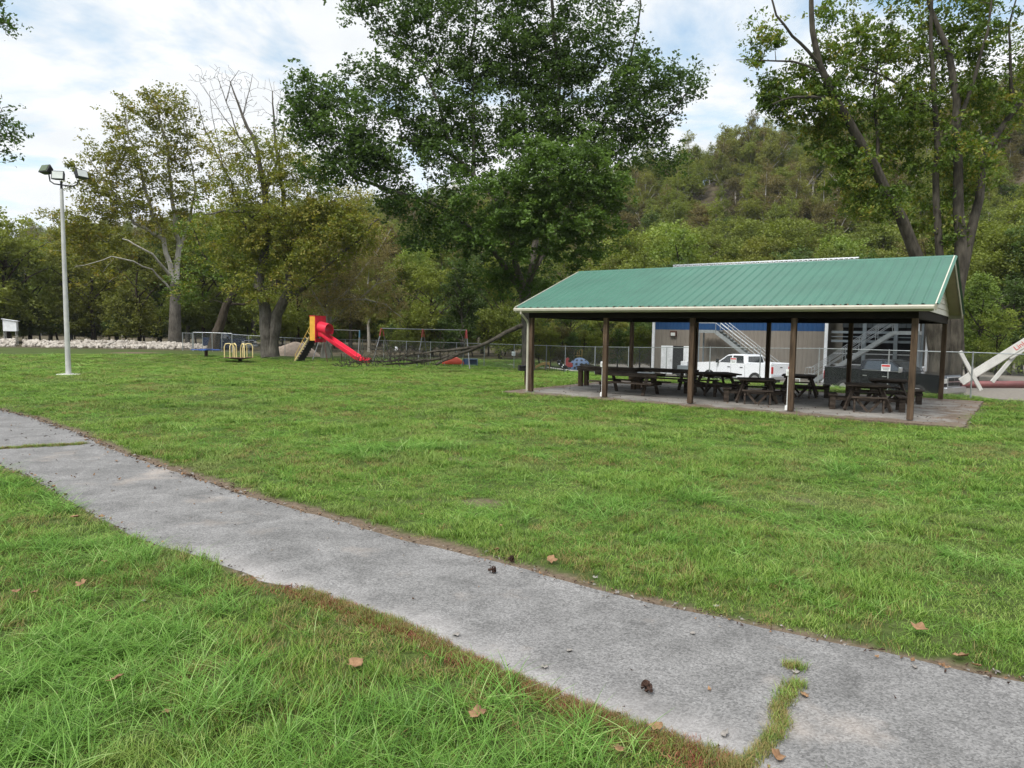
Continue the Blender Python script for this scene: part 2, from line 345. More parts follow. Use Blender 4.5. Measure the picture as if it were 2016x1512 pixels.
def ground_mat():
    m, n, b = new_mat('ground'); N = n.nodes; L = n.links.new
    geo = N.new('ShaderNodeNewGeometry'); at = N.new('ShaderNodeAttribute'); at.attribute_name = 'zones'; sp = N.new('ShaderNodeSeparateColor'); L(at.outputs['Color'], sp.inputs[0])
    def noise(s, d=8, r=.6):
        q = N.new('ShaderNodeTexNoise'); q.inputs['Scale'].default_value = s; q.inputs['Detail'].default_value = d; q.inputs['Roughness'].default_value = r; L(geo.outputs['Position'], q.inputs['Vector']); return q.outputs['Fac']
    def ramp(src, *st):
        r = N.new('ShaderNodeValToRGB')
        for i, (p, c) in enumerate(st):
            e = r.color_ramp.elements[i] if i < 2 else r.color_ramp.elements.new(p)
            e.position = p; e.color = (*c, 1)
        L(src, r.inputs[0]); return r.outputs[0]
    def mixc(f, a, b_):
        q = N.new('ShaderNodeMix'); q.data_type = 'RGBA'; L(f, q.inputs['Factor']); L(a, q.inputs['A']); L(b_, q.inputs['B']); return q.outputs['Result']
    g1 = ramp(noise(.55, 6), (.3, (.035, .055, .014)), (.5, (.055, .085, .02)), (.72, (.10, .11, .04)))
    g2 = ramp(noise(9, 10, .75), (.3, (.02, .025, .01)), (.7, (.085, .11, .03)))
    mg = N.new('ShaderNodeMix'); mg.data_type = 'RGBA'; mg.inputs['Factor'].default_value = .5; L(g1, mg.inputs['A']); L(g2, mg.inputs['B'])
    dirt = ramp(noise(14, 10, .75), (.3, (.06, .045, .03)), (.55, (.14, .105, .075)), (.75, (.25, .20, .15)))
    grav = ramp(noise(5, 12, .85), (.32, (.08, .07, .055)), (.5, (.19, .17, .145)), (.7, (.33, .30, .27)))
    wd = ramp(noise(.25, 8, .7), (.35, (.04, .035, .02)), (.65, (.11, .09, .06)))
    c = mixc(sp.outputs[2], mg.outputs['Result'], wd); c = mixc(sp.outputs[1], c, grav); c = mixc(sp.outputs[0], c, dirt)
    L(c, b.inputs['Base Color']); b.inputs['Roughness'].default_value = .95; b.inputs['Specular IOR Level'].default_value = .1
    bp = N.new('ShaderNodeBump'); bp.inputs['Strength'].default_value = .6; bp.inputs['Distance'].default_value = .04; L(noise(22, 8, .7), bp.inputs['Height']); L(bp.outputs[0], b.inputs['Normal'])
    return m
me.materials.append(ground_mat())

# asphalt footpath: strips between the two edges
def resample(P, n):
    d = np.concatenate([[0], np.cumsum([(b - a).length for a, b in zip(P, P[1:])])]); t = np.linspace(0, d[-1], n)
    A = np.array([(p.x, p.y) for p in P]); return np.stack([np.interp(t, d, A[:, 0]), np.interp(t, d, A[:, 1])], -1)
# pair the edges by x so that the strips stay regular
ux = np.array([(p.x, p.y) for p in UP]); lx = np.array([(p.x, p.y) for p in LO])
def build_path():
    bm = bmesh.new()
    vs = [bm.verts.new((x, y, 0)) for x, y in POLY]
    f = bm.faces.new(vs); bmesh.ops.triangulate(bm, faces=[f])
    me = bpy.data.meshes.new('footpath'); bm.to_mesh(me); bm.free()
    me2 = None
    return me
pm = build_path()
for v in pm.vertices: v.co.z = float(gz(v.co.x, v.co.y)) + .006
# skirt so the slab edge is real
po = bpy.data.objects.new('footpath', pm); COL.objects.link(po); tag(po, 'worn grey asphalt footpath crossing the lawn', 'path', kind='structure')
sm = po.modifiers.new('thick', 'SOLIDIFY'); sm.thickness = .03; sm.offset = -1
def asphalt():
    m, n, b = new_mat('asphalt'); N = n.nodes; L = n.links.new
    geo = N.new('ShaderNodeNewGeometry')
    def noise(s, d=8, r=.6, dist=0):
        q = N.new('ShaderNodeTexNoise'); q.inputs['Scale'].default_value = s; q.inputs['Detail'].default_value = d; q.inputs['Roughness'].default_value = r; q.inputs['Distortion'].default_value = dist; L(geo.outputs['Position'], q.inputs['Vector']); return q.outputs['Fac']
    a = N.new('ShaderNodeValToRGB'); e = a.color_ramp.elements; e[0].position = .34; e[0].color = (.108, .105, .102, 1); e[1].position = .72; e[1].color = (.205, .199, .194, 1); L(noise(1.9, 9, .68, .5), a.inputs[0])
    v = N.new('ShaderNodeTexVoronoi'); v.inputs['Scale'].default_value = 85; L(geo.outputs['Position'], v.inputs['Vector'])
    vr = N.new('ShaderNodeValToRGB'); vr.color_ramp.elements[0].position = 0; vr.color_ramp.elements[0].color = (.55,) * 3 + (1,); vr.color_ramp.elements[1].position = 1; vr.color_ramp.elements[1].color = (1.45,) * 3 + (1,)
    sc = N.new('ShaderNodeSeparateColor'); L(v.outputs['Color'], sc.inputs[0]); L(sc.outputs[0], vr.inputs[0])
    mu = N.new('ShaderNodeMix'); mu.data_type = 'RGBA'; mu.blend_type = 'MULTIPLY'; mu.inputs['Factor'].default_value = .85; L(a.outputs[0], mu.inputs['A']); L(vr.outputs[0], mu.inputs['B'])
    # pale worn margin along the near edge and dusty patches
    at = N.new('ShaderNodeAttribute'); at.attribute_name = 'edge'
    mm = N.new('ShaderNodeMath'); mm.operation = 'MULTIPLY'; L(at.outputs['Fac'], mm.inputs[0]); L(noise(3.2, 6, .6), mm.inputs[1])
    m2 = N.new('ShaderNodeMix'); m2.data_type = 'RGBA'; L(mm.outputs[0], m2.inputs['Factor']); L(mu.outputs['Result'], m2.inputs['A']); m2.inputs['B'].default_value = (.42, .395, .38, 1)
    br = N.new('ShaderNodeValToRGB'); br.color_ramp.elements[0].position = .58; br.color_ramp.elements[0].color = (0, 0, 0, 1); br.color_ramp.elements[1].position = .74; br.color_ramp.elements[1].color = (.5, .5, .5, 1); L(noise(.8, 5, .6), br.inputs[0])
    m3 = N.new('ShaderNodeMix'); m3.data_type = 'RGBA'; L(br.outputs[0], m3.inputs['Factor']); L(m2.outputs['Result'], m3.inputs['A']); m3.inputs['B'].default_value = (.36, .30, .25, 1)
    L(m3.outputs['Result'], b.inputs['Base Color']); b.inputs['Roughness'].default_value = .85; b.inputs['Specular IOR Level'].default_value = .25
    bp = N.new('ShaderNodeBump'); bp.inputs['Strength'].default_value = .7; bp.inputs['Distance'].default_value = .006; L(v.outputs['Distance'], bp.inputs['Height']); L(bp.outputs[0], b.inputs['Normal'])
    return m
pm.materials.append(asphalt())
# (heights are set after refining)
# refine the path so that the edge attribute has resolution
bm = bmesh.new(); bm.from_mesh(pm)
for _ in range(9):
    es = [e for e in bm.edges if e.calc_length() > .30 and -24 < (e.verts[0].co.x + e.verts[1].co.x) / 2 < 6]
    if not es: break
    bmesh.ops.subdivide_edges(bm, edges=es, cuts=1); bmesh.ops.triangulate(bm, faces=[f for f in bm.faces if len(f.verts) > 3])
bmesh.ops.recalc_face_normals(bm, faces=bm.faces)
bm.faces.ensure_lookup_table()
if sum(f.normal.z * f.calc_area() for f in bm.faces) < 0: bmesh.ops.reverse_faces(bm, faces=bm.faces)
bm.to_mesh(pm); bm.free(); pm.update()
pc = np.array([v.co[:] for v in pm.vertices]); pc[:, 2] = gz(pc[:, 0], pc[:, 1]) + .006; pm.vertices.foreach_set('co', pc.astype(np.float32).ravel()); pm.update()
ed = dist_line(pc[:, 0], pc[:, 1], LOc); edv = .6 * sst(.34, .02, ed + .12 * snoise(pc[:, 0], pc[:, 1], .4, 7)) * 1.5 * sst(-4, -1.8, pc[:, 0])
ea = pm.attributes.new('edge', 'FLOAT', 'POINT'); ea.data.foreach_set('value', edv.astype(np.float32))

# ------------------------------------------------------------------ grass (stuff, instanced clumps)
rng = np.random.default_rng(5)
def clump(name, nb, rad, hmin, hmax, wid, lean, seed, segs=3):
    r = np.random.default_rng(seed); V = []; Fq = []; T = []
    for i in range(nb):
        a = r.uniform(0, 2 * pi); d = rad * sqrt(r.uniform(0, 1)); bx, by = d * cos(a), d * sin(a)
        h = r.uniform(hmin, hmax); th = r.uniform(0, 2 * pi); ln = r.uniform(.3, 1) * lean * h; w0 = wid * r.uniform(.6, 1.2)
        dxy = np.array((cos(th), sin(th))); sd = np.array((-sin(th), cos(th))); b0 = len(V); tt = r.uniform(0, 1)
        for k in range(segs):
            f = k / segs; z = h * (f - .25 * lean * f * f * .8); off = ln * f ** 1.8; w = w0 * (1 - .45 * f)
            V.append((bx + dxy[0] * off + sd[0] * w / 2, by + dxy[1] * off + sd[1] * w / 2, z)); V.append((bx + dxy[0] * off - sd[0] * w / 2, by + dxy[1] * off - sd[1] * w / 2, z)); T += [tt, tt]
        z = h * (1 - .25 * lean * .8); V.append((bx + dxy[0] * ln, by + dxy[1] * ln, z)); T.append(min(1, tt + .15))
        for k in range(segs - 1): Fq.append((b0 + 2 * k, b0 + 2 * k + 1, b0 + 2 * k + 3, b0 + 2 * k + 2))
        Fq.append((b0 + 2 * segs - 2, b0 + 2 * segs - 1, b0 + 2 * segs))
    me = bpy.data.meshes.new(name); me.from_pydata(V, [], Fq); me.update()
    a = me.attributes.new('tint', 'FLOAT', 'POINT'); a.data.foreach_set('value', np.array(T, np.float32))
    return me
def grass_mat(name, cols, posvar=True, dry=(.24, .22, .10)):
    m, n, b = new_mat(name); N = n.nodes; L = n.links.new
    at = N.new('ShaderNodeAttribute'); at.attribute_name = 'tint'; geo = N.new('ShaderNodeNewGeometry'); oi = N.new('ShaderNodeObjectInfo')
    no = N.new('ShaderNodeTexNoise'); no.inputs['Scale'].default_value = .8; no.inputs['Detail'].default_value = 5; L(geo.outputs['Position'], no.inputs['Vector'])
    a1 = N.new('ShaderNodeMath'); a1.operation = 'MULTIPLY_ADD'; L(at.outputs['Fac'], a1.inputs[0]); a1.inputs[1].default_value = .45
    a2 = N.new('ShaderNodeMath'); a2.operation = 'MULTIPLY_ADD'; L(oi.outputs['Random'], a2.inputs[0]); a2.inputs[1].default_value = .3; 
    a3 = N.new('ShaderNodeMath'); a3.operation = 'MULTIPLY'; L(no.outputs['Fac'], a3.inputs[0]); a3.inputs[1].default_value = .4
    L(a3.outputs[0], a2.inputs[2]); L(a2.outputs[0], a1.inputs[2])
    r = N.new('ShaderNodeValToRGB'); st = [.2, .5, .75, .95]
    for i, c in enumerate(cols):
        e = r.color_ramp.elements[i] if i < 2 else r.color_ramp.elements.new(st[i])
        e.position = st[i]; e.color = (*c, 1)
    L(a1.outputs[0], r.inputs[0]); col = r.outputs[0]
    if posvar:
        n2 = N.new('ShaderNodeTexNoise'); n2.inputs['Scale'].default_value = .33; n2.inputs['Detail'].default_value = 7; n2.inputs['Roughness'].default_value = .65; L(geo.outputs['Position'], n2.inputs['Vector'])
        rr = N.new('ShaderNodeValToRGB'); rr.color_ramp.elements[0].position = .50; rr.color_ramp.elements[0].color = (0, 0, 0, 1); rr.color_ramp.elements[1].position = .68; rr.color_ramp.elements[1].color = (.6, .6, .6, 1); L(n2.outputs['Fac'], rr.inputs[0])
        mx = N.new('ShaderNodeMix'); mx.data_type = 'RGBA'; L(rr.outputs[0], mx.inputs['Factor']); L(col, mx.inputs['A']); mx.inputs['B'].default_value = (*dry, 1); col = mx.outputs['Result']
    n.nodes.remove(b); d = N.new('ShaderNodeBsdfDiffuse'); t = N.new('ShaderNodeBsdfTranslucent'); g = N.new('ShaderNodeBsdfGlossy'); g.inputs['Roughness'].default_value = .4
    L(col, d.inputs[0]); L(col, t.inputs[0]); a = N.new('ShaderNodeMixShader'); a.inputs[0].default_value = .27; L(d.outputs[0], a.inputs[1]); L(t.outputs[0], a.inputs[2])
    c = N.new('ShaderNodeMixShader'); c.inputs[0].default_value = .02; L(a.outputs[0], c.inputs[1]); L(g.outputs[0], c.inputs[2]); L(c.outputs[0], N['Material Output'].inputs[0])
    return m
GM = grass_mat('lawn grass', [(.05, .10, .014), (.112, .21, .028), (.195, .305, .048), (.35, .42, .13)])
GLM = grass_mat('long grass', [(.042, .10, .013), (.095, .21, .028), (.17, .32, .058), (.35, .46, .17)], posvar=False)
GRM = grass_mat('reddish crabgrass', [(.12, .10, .03), (.22, .08, .04), (.33, .09, .075), (.26, .20, .07)], posvar=False)
GDM = grass_mat('dry grass tuft', [(.10, .13, .03), (.19, .17, .05), (.30, .22, .09), (.22, .24, .07)], posvar=False)
protos = bpy.data.collections.new('instance sources')       # not linked to the scene: only feeds the instancer
def add_proto(me, mt, coll):
    me.materials.append(mt); o = bpy.data.objects.new(me.name, me); coll.objects.link(o); return o
def instancer(name, pts, rot, scl, idx, coll, label, cat, parent=None):
    me = bpy.data.meshes.new(name); me.vertices.add(len(pts)); me.vertices.foreach_set('co', np.asarray(pts, np.float32).ravel())
    a = me.attributes.new('rot', 'FLOAT_VECTOR', 'POINT'); a.data.foreach_set('vector', np.asarray(rot, np.float32).ravel())
    a = me.attributes.new('scl', 'FLOAT_VECTOR', 'POINT'); a.data.foreach_set('vector', np.asarray(scl, np.float32).ravel())
    a = me.attributes.new('idx', 'INT', 'POINT'); a.data.foreach_set('value', np.asarray(idx, np.int32))
    o = bpy.data.objects.new(name, me); COL.objects.link(o); tag(o, label, cat, kind='stuff')
    g = bpy.data.node_groups.new(name, 'GeometryNodeTree'); g.interface.new_socket('Geometry', in_out='INPUT', socket_type='NodeSocketGeometry'); g.interface.new_socket('Geometry', in_out='OUTPUT', socket_type='NodeSocketGeometry')
    N = g.nodes; L = g.links.new; gi = N.new('NodeGroupInput'); gout = N.new('NodeGroupOutput'); ip = N.new('GeometryNodeInstanceOnPoints'); ci = N.new('GeometryNodeCollectionInfo')
    ci.inputs['Collection'].default_value = coll; ci.inputs['Separate Children'].default_value = True; ci.inputs['Reset Children'].default_value = True
    def na(nm, ty):
        q = N.new('GeometryNodeInputNamedAttribute'); q.data_type = ty; q.inputs['Name'].default_value = nm; return q.outputs['Attribute']
    L(gi.outputs[0], ip.inputs['Points']); L(ci.outputs[0], ip.inputs['Instance']); ip.inputs['Pick Instance'].default_value = True
    L(na('idx', 'INT'), ip.inputs['Instance Index']); L(na('rot', 'FLOAT_VECTOR'), ip.inputs['Rotation']); L(na('scl', 'FLOAT_VECTOR'), ip.inputs['Scale'])
    L(ip.outputs[0], gout.inputs[0]); md = o.modifiers.new('scatter', 'NODES'); md.node_group = g
    return o
gc = bpy.data.collections.new('grass sources')
for i in range(3): add_proto(clump('a_short_%d' % i, 34, .085, .025, .07, .0042, 1.0, i), GM, gc)          # 0-2
for i in range(2): add_proto(clump('b_mid_%d' % i, 30, .08, .05, .12, .0048, 1.2, 10 + i), GM, gc)          # 3-4
for i in range(3): add_proto(clump('c_long_%d' % i, 26, .07, .10, .25, .0048, 1.7, 20 + i, 4), GLM, gc)    # 5-7
add_proto(clump('d_red', 30, .09, .02, .06, .0045, 1.2, 31), GRM, gc)                                      # 8
add_proto(clump('e_dry', 30, .08, .03, .10, .004, 1.2, 41), GDM, gc)                                       # 9
def lawn_points():
    rb = np.concatenate([np.linspace(1.4, 14, 66), np.linspace(14.5, 66, 70)]); out = []
    for r0, r1 in zip(rb, rb[1:]):
        rm = (r0 + r1) / 2; half = radians(62 if rm < 20 else 46); area = half * (r1 * r1 - r0 * r0)
        dens = 210 if rm < 7 else 210 * (7 / rm) ** 1.5
        n = int(area * dens * .92); r = np.sqrt(rng.uniform(r0 * r0, r1 * r1, n)); a = rng.uniform(-half, half, n)
        out.append(np.stack([r * np.sin(a), r * np.cos(a), r], -1))
    return np.concatenate(out)
P = lawn_points(); x, y, r = P.T
keep = ~inside(x, y, POLY)
b = bare_at(x, y); keep &= rng.uniform(0, 1, len(x)) > b * 1.02; keep &= rng.uniform(0, 1, len(x)) > .32 * sst(.15, .9, snoise(x, y, 1.1, 33) + .6 * snoise(x, y, .31, 14))
s_, t_ = pav_st(x, y); mg_ = .28 + .34 * snoise(x, y, .5, 6); keep &= ~((s_ > SL[0] + mg_) & (s_ < SL[1] - mg_) & (t_ > SL[2] + mg_ * .6) & (t_ < SL[3]))
ddp = ((x - FA[0]) * 2.68 + (y - FA[1]) * 1.686) / 3.166; keep &= ~((ddp > .9 + .5 * snoise(x, y, 1)) & (x > 2.2))
keep &= y < 66 + 2 * snoise(x, y, 3)
keep &= ~((x > -22) & (x < -13) & (y > 60)) | (rng.uniform(0, 1, len(x)) < .5)
x, y, r, b = x[keep], y[keep], r[keep], b[keep]; n = len(x)
lod = np.maximum(1, r / 7) ** .72
tall = snoise(x, y, 1.3, 9) + .5 * snoise(x, y, .45, 5)
near_side = inside(x, y, np.array([*LOc, (10, -40), (-60, -40)]))
u = rng.uniform(0, 1, n); idx = rng.integers(0, 3, n)
idx = np.where(tall + rng.normal(0, .3, n) > .25, rng.integers(3, 5, n), idx)
patch = snoise(x, y, .8, 12) + rng.normal(0, .25, n)
tuft = np.zeros(n, bool)
for (cx, cy, ra) in ((1.3, 8.6, .55), (1.0, 9.0, .4), (2.6, 9.3, .5), (3.9, 8.3, .45), (-2.5, 12.5, .9), (1.75, 7.6, .35), (4.6, 6.7, .4), (.1, 8.2, .25), (-1.4, 13.2, .6), (-4.2, 12.1, .5), (5.4, 11.5, .5), (3.0, 6.9, .3)):
    tuft |= np.hypot(x - cx, (y - cy)) < ra * rng.uniform(.1, 1.25, n)
idx = np.where((near_side & (patch > -.05) & (u < .5)) | (tuft & (u < .5)), rng.integers(5, 8, n), idx)
dL = dist_line(x, y, LOc); dU = dist_line(x, y, UPc)
idx = np.where(near_side & (dL < .08 + .24 * (snoise(x, y, .7, 2) * .5 + .5)) & (x > -2.4) & (u < .75), 8, idx)
idx = np.where(near_side & (dL < .55) & (rng.uniform(0, 1, n) < .22) & (x > -2.6), 9, idx)
idx = np.where((~near_side) & (dU < .5) & (idx > 4), 3, idx)
idx = np.where(rng.uniform(0, 1, n) < np.clip(.10 + .26 * (snoise(x, y, 1.9, 21)) + .15 * snoise(x, y, .6, 8), 0.02, .45), 9, idx)
ln_ = (~near_side) & (rng.uniform(0, 1, n) < .10 + .12 * snoise(x, y, .9, 40)) & (dU > .5); idx = np.where(ln_, rng.integers(5, 8, n), idx)
idx = np.where((dL < .14) & (idx > 4) & (idx < 8), 0, idx)
sc = lod * rng.uniform(.8, 1.25, n); hz = rng.uniform(.75, 1.3, n) * np.where(r < 12, 1, 1.15) * (1 - .5 * np.clip(b, 0, 1)) * np.clip(.85 + .35 * tall, .6, 1.4)
hz = np.where(ln_, hz * .5, hz)
pts = np.stack([x, y, gz(x, y) - .004], -1); rot = np.stack([rng.normal(0, .08, n), rng.normal(0, .08, n), rng.uniform(0, 6.28, n)], -1)
# a few clumps in the cracks of the path
ck = []
for line, nn, wd in (([(0, 884), (60, 880), (120, 877), (168, 874)], 230, .05), ([(1575, 1345), (1555, 1362), (1535, 1395), (1535, 1430), (1515, 1470), (1480, 1500), (1440, 1520)], 150, .016), ([(1550, 1312), (1575, 1316)], 20, .015)):
    Q = resample([onz(*q) for q in line], nn); Q = Q + rng.normal(0, wd, Q.shape); ck.append(Q)
ck = np.concatenate(ck); nc = len(ck)
pts = np.concatenate([pts, np.column_stack([ck, gz(ck[:, 0], ck[:, 1]) + .003])]); rot = np.concatenate([rot, np.column_stack([np.zeros((nc, 2)), rng.uniform(0, 6, nc)])])
scl = np.concatenate([np.stack([sc, sc, hz], -1), np.tile([.6, .6, .6], (nc, 1)) * rng.uniform(.7, 1.3, (nc, 1))]); idx = np.concatenate([idx, rng.choice([0, 9, 9, 9, 3], nc)])
# reddish crabgrass creeping along the near edge of the path
Q = resample([onz(*q) for q in PLO[10:20]], 6000); kq = rng.integers(0, len(Q), 1500); nrm_ = np.array((-.42, -.91)); Q = Q[kq] + nrm_ * (np.abs(rng.normal(0, .075, 1500)) - .02)[:, None] + rng.normal(0, .02, (1500, 2))
pts = np.concatenate([pts, np.column_stack([Q, gz(Q[:, 0], Q[:, 1])])]); n_r = len(Q); rot = np.concatenate([rot, np.column_stack([np.zeros((n_r, 2)), rng.uniform(0, 6, n_r)])]); scl = np.concatenate([scl, np.tile([.55, .55, .75], (n_r, 1)) * rng.uniform(.6, 1.3, (n_r, 1))]); idx = np.concatenate([idx, rng.choice([8, 8, 8, 9, 0], n_r)])
print('grass clumps', len(pts))
instancer('grass', pts, rot, scl, idx, gc, 'short green lawn grass with longer tufts', 'grass')

# ------------------------------------------------------------------ trees
class Tree:
    """limbs are polylines in world space; foliage clusters are joined to the nearest wood"""
    def __init__(s, seed):
        s.r = np.random.default_rng(seed); s.pos = []; s.rad = []; s.dir = []; s.tubes = []; s.cl = []
    def limb(s, pts, r0, r1, wob=.12, seg=1.0, attach=True):
        P = [Vector(p) for p in pts]; out = [P[0]]; 
        for a, b in zip(P, P[1:]):
            n = max(2, int((b - a).length / seg))
            for i in range(1, n + 1):
                q = a.lerp(b, i / n)
                if i < n or True: q = q + Vector(s.r.normal(0, wob * .5, 3)) * (1 if i < n else .3)
                out.append(q)
        n = len(out); L = [r0 + (r1 - r0) * (i / (n - 1)) ** .8 for i in range(n)]
        s.tubes.append((out, L, 9 if r0 > .15 else 6))
        if attach:
            for i in range(1, n): s.pos.append(tuple(out[i])); s.rad.append(L[i])
        return out
    def blob(s, c, rad, n, rc=.7, gap=.15):
        c = np.array(c); k = 0; tries = 0
        while k < n and tries < n * 8:
            tries += 1; d = s.r.normal(0, 1, 3); d /= np.linalg.norm(d); u = s.r.uniform(0, 1) ** (1 / 2.4)
            p = c + d * u * np.array(rad)
            g = sin(p[0] * 1.1 + 1.7 * sin(p[2] * .9)) + sin(p[1] * 1.0 + 1.3 * sin(p[0] * .7)) + sin(p[2] * 1.2 + 2 * sin(p[1] * .8))
            if g < -3 + 6 * gap: continue
            s.cl.append((p[0], p[1], p[2], rc * s.r.uniform(.7, 1.3))); k += 1
    def connect(s, thin=1.0, up=.12, bias=.25, tip=.006, curl=.08):
        root = np.array(s.pos[0]); cl = np.array(s.cl); pos = np.array(s.pos); rad = np.array(s.rad)
        d0 = np.min(np.linalg.norm(cl[:, None, :3] - pos[None], axis=2), axis=1); order = np.argsort(d0)
        s.twig = []
        for k in order:
            c = cl[k, :3]; dv = pos - c; d = np.linalg.norm(dv, axis=1)
            cost = d + bias * np.maximum(0, pos[:, 2] - c[2]) + .4 * np.maximum(0, .05 - rad) * 10
            j = int(np.argmin(cost)); p = pos[j]; ln = d[j]
            if ln < .05: continue
            r0 = min(rad[j] * .75, (.012 + .013 * ln) * thin); r0 = max(r0, tip * 1.4)
            mid = (p + c) / 2 + np.array((0, 0, 1)) * ln * up * s.r.uniform(-.5, 1.2) + s.r.normal(0, curl * ln, 3)
            ns = max(2, min(6, int(ln / .6))); t = np.linspace(0, 1, ns + 1)[:, None]
            Q = (1 - t) ** 2 * p + 2 * t * (1 - t) * mid + t * t * c
            if ns > 2: Q[1:-1] += s.r.normal(0, .5 * curl * ln / ns * 2, (ns - 1, 3))
            R = [r0 + (tip - r0) * q for q in np.linspace(0, 1, ns + 1)]
            s.tubes.append(([Vector(q) for q in Q], R, 5 if r0 > .04 else 3))
            pos = np.vstack([pos, Q[1:]]); rad = np.concatenate([rad, R[1:]]); s.twig.append(Q)
    def wood(s, name, mt, parent):
        b = MB()
        for P, R, n in s.tubes: b.tube(P, list(R), n, cap=False)
        return b.build(name, mt, parent, smooth=True)
    def leaves(s, name, mt, parent, per, size, flat=.7, asp=.6, tint=(.0, 1.0), droop=0.0, along=.3):
        r = s.r; cl = np.array(s.cl); n = len(cl) * per
        c = np.repeat(cl, per, 0); ns = 7; sub = r.normal(0, 1, (len(cl), ns, 3)) * .48; pick = r.integers(0, ns, (len(cl), per))
        q = np.clip(sub[np.arange(len(cl))[:, None], pick].reshape(-1, 3) + np.clip(r.normal(0, 1, (n, 3)), -1.8, 1.8) * .2, -1.3, 1.3); p = c[:, :3] + q * c[:, 3:4] * np.array((1, 1, flat))
        tc_ = np.repeat(r.uniform(tint[0], tint[1], len(cl)), per); tt = np.clip(tc_ * .6 + .4 * r.uniform(tint[0], tint[1], n), 0, 1)
        # random leaf frames, mostly facing up
        nn = r.normal(0, 1, (n, 3)) * .8 + np.array((0, -.15, 1.1)); nn /= np.linalg.norm(nn, axis=1)[:, None]
        a = r.normal(0, 1, (n, 3)); a[:, 2] -= droop; a -= nn * np.sum(a * nn, 1)[:, None]; a /= np.linalg.norm(a, axis=1)[:, None]; b = np.cross(nn, a)
        sz = size * r.uniform(.6, 1.35, n)[:, None]
        V = np.stack([p - a * sz * .5, p + b * sz * asp * .5 + a * sz * .05, p + a * sz * .5 - nn * sz * .12, p - b * sz * asp * .5 + a * sz * .05], 1).reshape(-1, 3)
        F = np.arange(4 * n).reshape(-1, 4)
        me = bpy.data.meshes.new(name); np_mesh(me, V, F); me.materials.append(mt)
        at = me.attributes.new('tint', 'FLOAT', 'POINT'); at.data.foreach_set('value', np.repeat(tt, 4).astype(np.float32))
        o = bpy.data.objects.new(name, me); COL.objects.link(o); o.parent = parent; return o

LM = {
 'maple': leaf_mat('dark green leaves', [(.032, .06, .014), (.052, .092, .02), (.08, .135, .028), (.12, .185, .038)]),
 'maple_lit': leaf_mat('lit green leaves', [(.055, .095, .02), (.085, .145, .028), (.125, .20, .042), (.19, .27, .065)]),  # front clump of the maple: its brighter light is put into the leaf colour
 'walnut': leaf_mat('green and yellowing leaves', [(.045, .08, .013), (.08, .13, .02), (.13, .19, .03), (.27, .22, .045)]),
 'syc': leaf_mat('olive brown leaves', [(.075, .09, .014), (.135, .15, .022), (.20, .20, .03), (.26, .18, .035)]),
 'ash': leaf_mat('yellowing olive leaves', [(.085, .115, .018), (.155, .185, .03), (.235, .24, .045), (.30, .23, .055)]),
 'tan': leaf_mat('tan autumn leaves', [(.13, .12, .045), (.22, .18, .07), (.30, .24, .10), (.19, .20, .055)]),
}
WM = {
 'dark': leaf_mat('woodland dark green', [(.042, .07, .016), (.07, .11, .024), (.10, .155, .034)], .35, .5),
 'mid': leaf_mat('woodland mid green', [(.085, .112, .022), (.15, .182, .034), (.225, .25, .05)], .35, .5),
 'lime': leaf_mat('woodland yellow green', [(.10, .155, .03), (.17, .23, .045), (.27, .30, .065)], .35, .5),
 'olive': leaf_mat('woodland olive', [(.10, .12, .024), (.165, .18, .036), (.225, .225, .05)], .35, .5),
 'brown': leaf_mat('woodland brown', [(.09, .085, .03), (.14, .12, .042), (.19, .155, .06)], .35, .5),
}
# --- big maple in the middle
D1 = 46.0
def T(D): return lambda x, y, o=0.0: aty(x, y, D + o)
def seg(f, L): return [f(*p) for p in L]
t = Tree(11); f = T(D1)
base = ong(1040, 729); D1 = base.y; f = T(D1)
t.limb([base - Vector((0, 0, .3))] + seg(f, [(1040, 700), (1039, 650), (1036, 605), (1034, 575)]), .50, .36, .05, .8)
t.limb([base - Vector((.0, 0, .3)), base + Vector((0, 0, .5))], .66, .40, .0, .4)
t.limb(seg(f, [(1034, 590), (1018, 560, -.2), (1003, 540, -.5), (965, 485, -1.0), (900, 432, -1.5), (840, 395, -2), (760, 372, -2.5), (700, 352, -3), (650, 310, -3), (610, 270, -2.5)]), .27, .05)
t.limb(seg(f, [(1032, 585), (1015, 520, -1), (998, 440, -1.6), (978, 392, -2), (932, 345, -1.4), (890, 305, -1), (845, 292, -1), (790, 270, -1.5)]), .26, .07)
t.limb(seg(f, [(1036, 590), (1050, 500, .5), (1062, 420, .8), (1078, 330, 1), (1092, 250, 1), (1102, 160, .5), (1090, 60, 0), (1080, -80, 0), (1075, -220, 0)]), .27, .06)
t.limb(seg(f, [(1062, 420, .8), (1052, 330, 1.4), (1032, 250, 2), (1020, 150, 2), (1008, 50, 1.6), (1000, -90, 1)]), .16, .05)
t.limb(seg(f, [(1045, 545), (1090, 460, 1), (1135, 380, 1.4), (1200, 310, 1), (1260, 262, 0), (1320, 222, -1), (1362, 168, -1)]), .20, .04)
t.limb(seg(f, [(932, 345, -1.4), (934, 220, -1), (925, 130, 0), (936, 20, 0), (942, -90, 0)]), .15, .05)
t.limb(seg(f, [(890, 305, -1), (862, 200, -1), (822, 120, -.5), (770, 60, 0), (735, 5, 0)]), .12, .04)
t.limb(seg(f, [(1135, 380, 1.4), (1182, 250, 2), (1232, 150, 2), (1256, 50, 1.5), (1262, -60, 1)]), .15, .04)
t.limb(seg(f, [(1036, 570), (1075, 470, -2.5), (1115, 390, -4.5), (1150, 330, -5.5)]), .14, .04)
t.limb(seg(f, [(1000, 450, -1.6), (1000, 420, -3.5), (980, 360, -5)]), .09, .03)
PXM = D1 / FPX
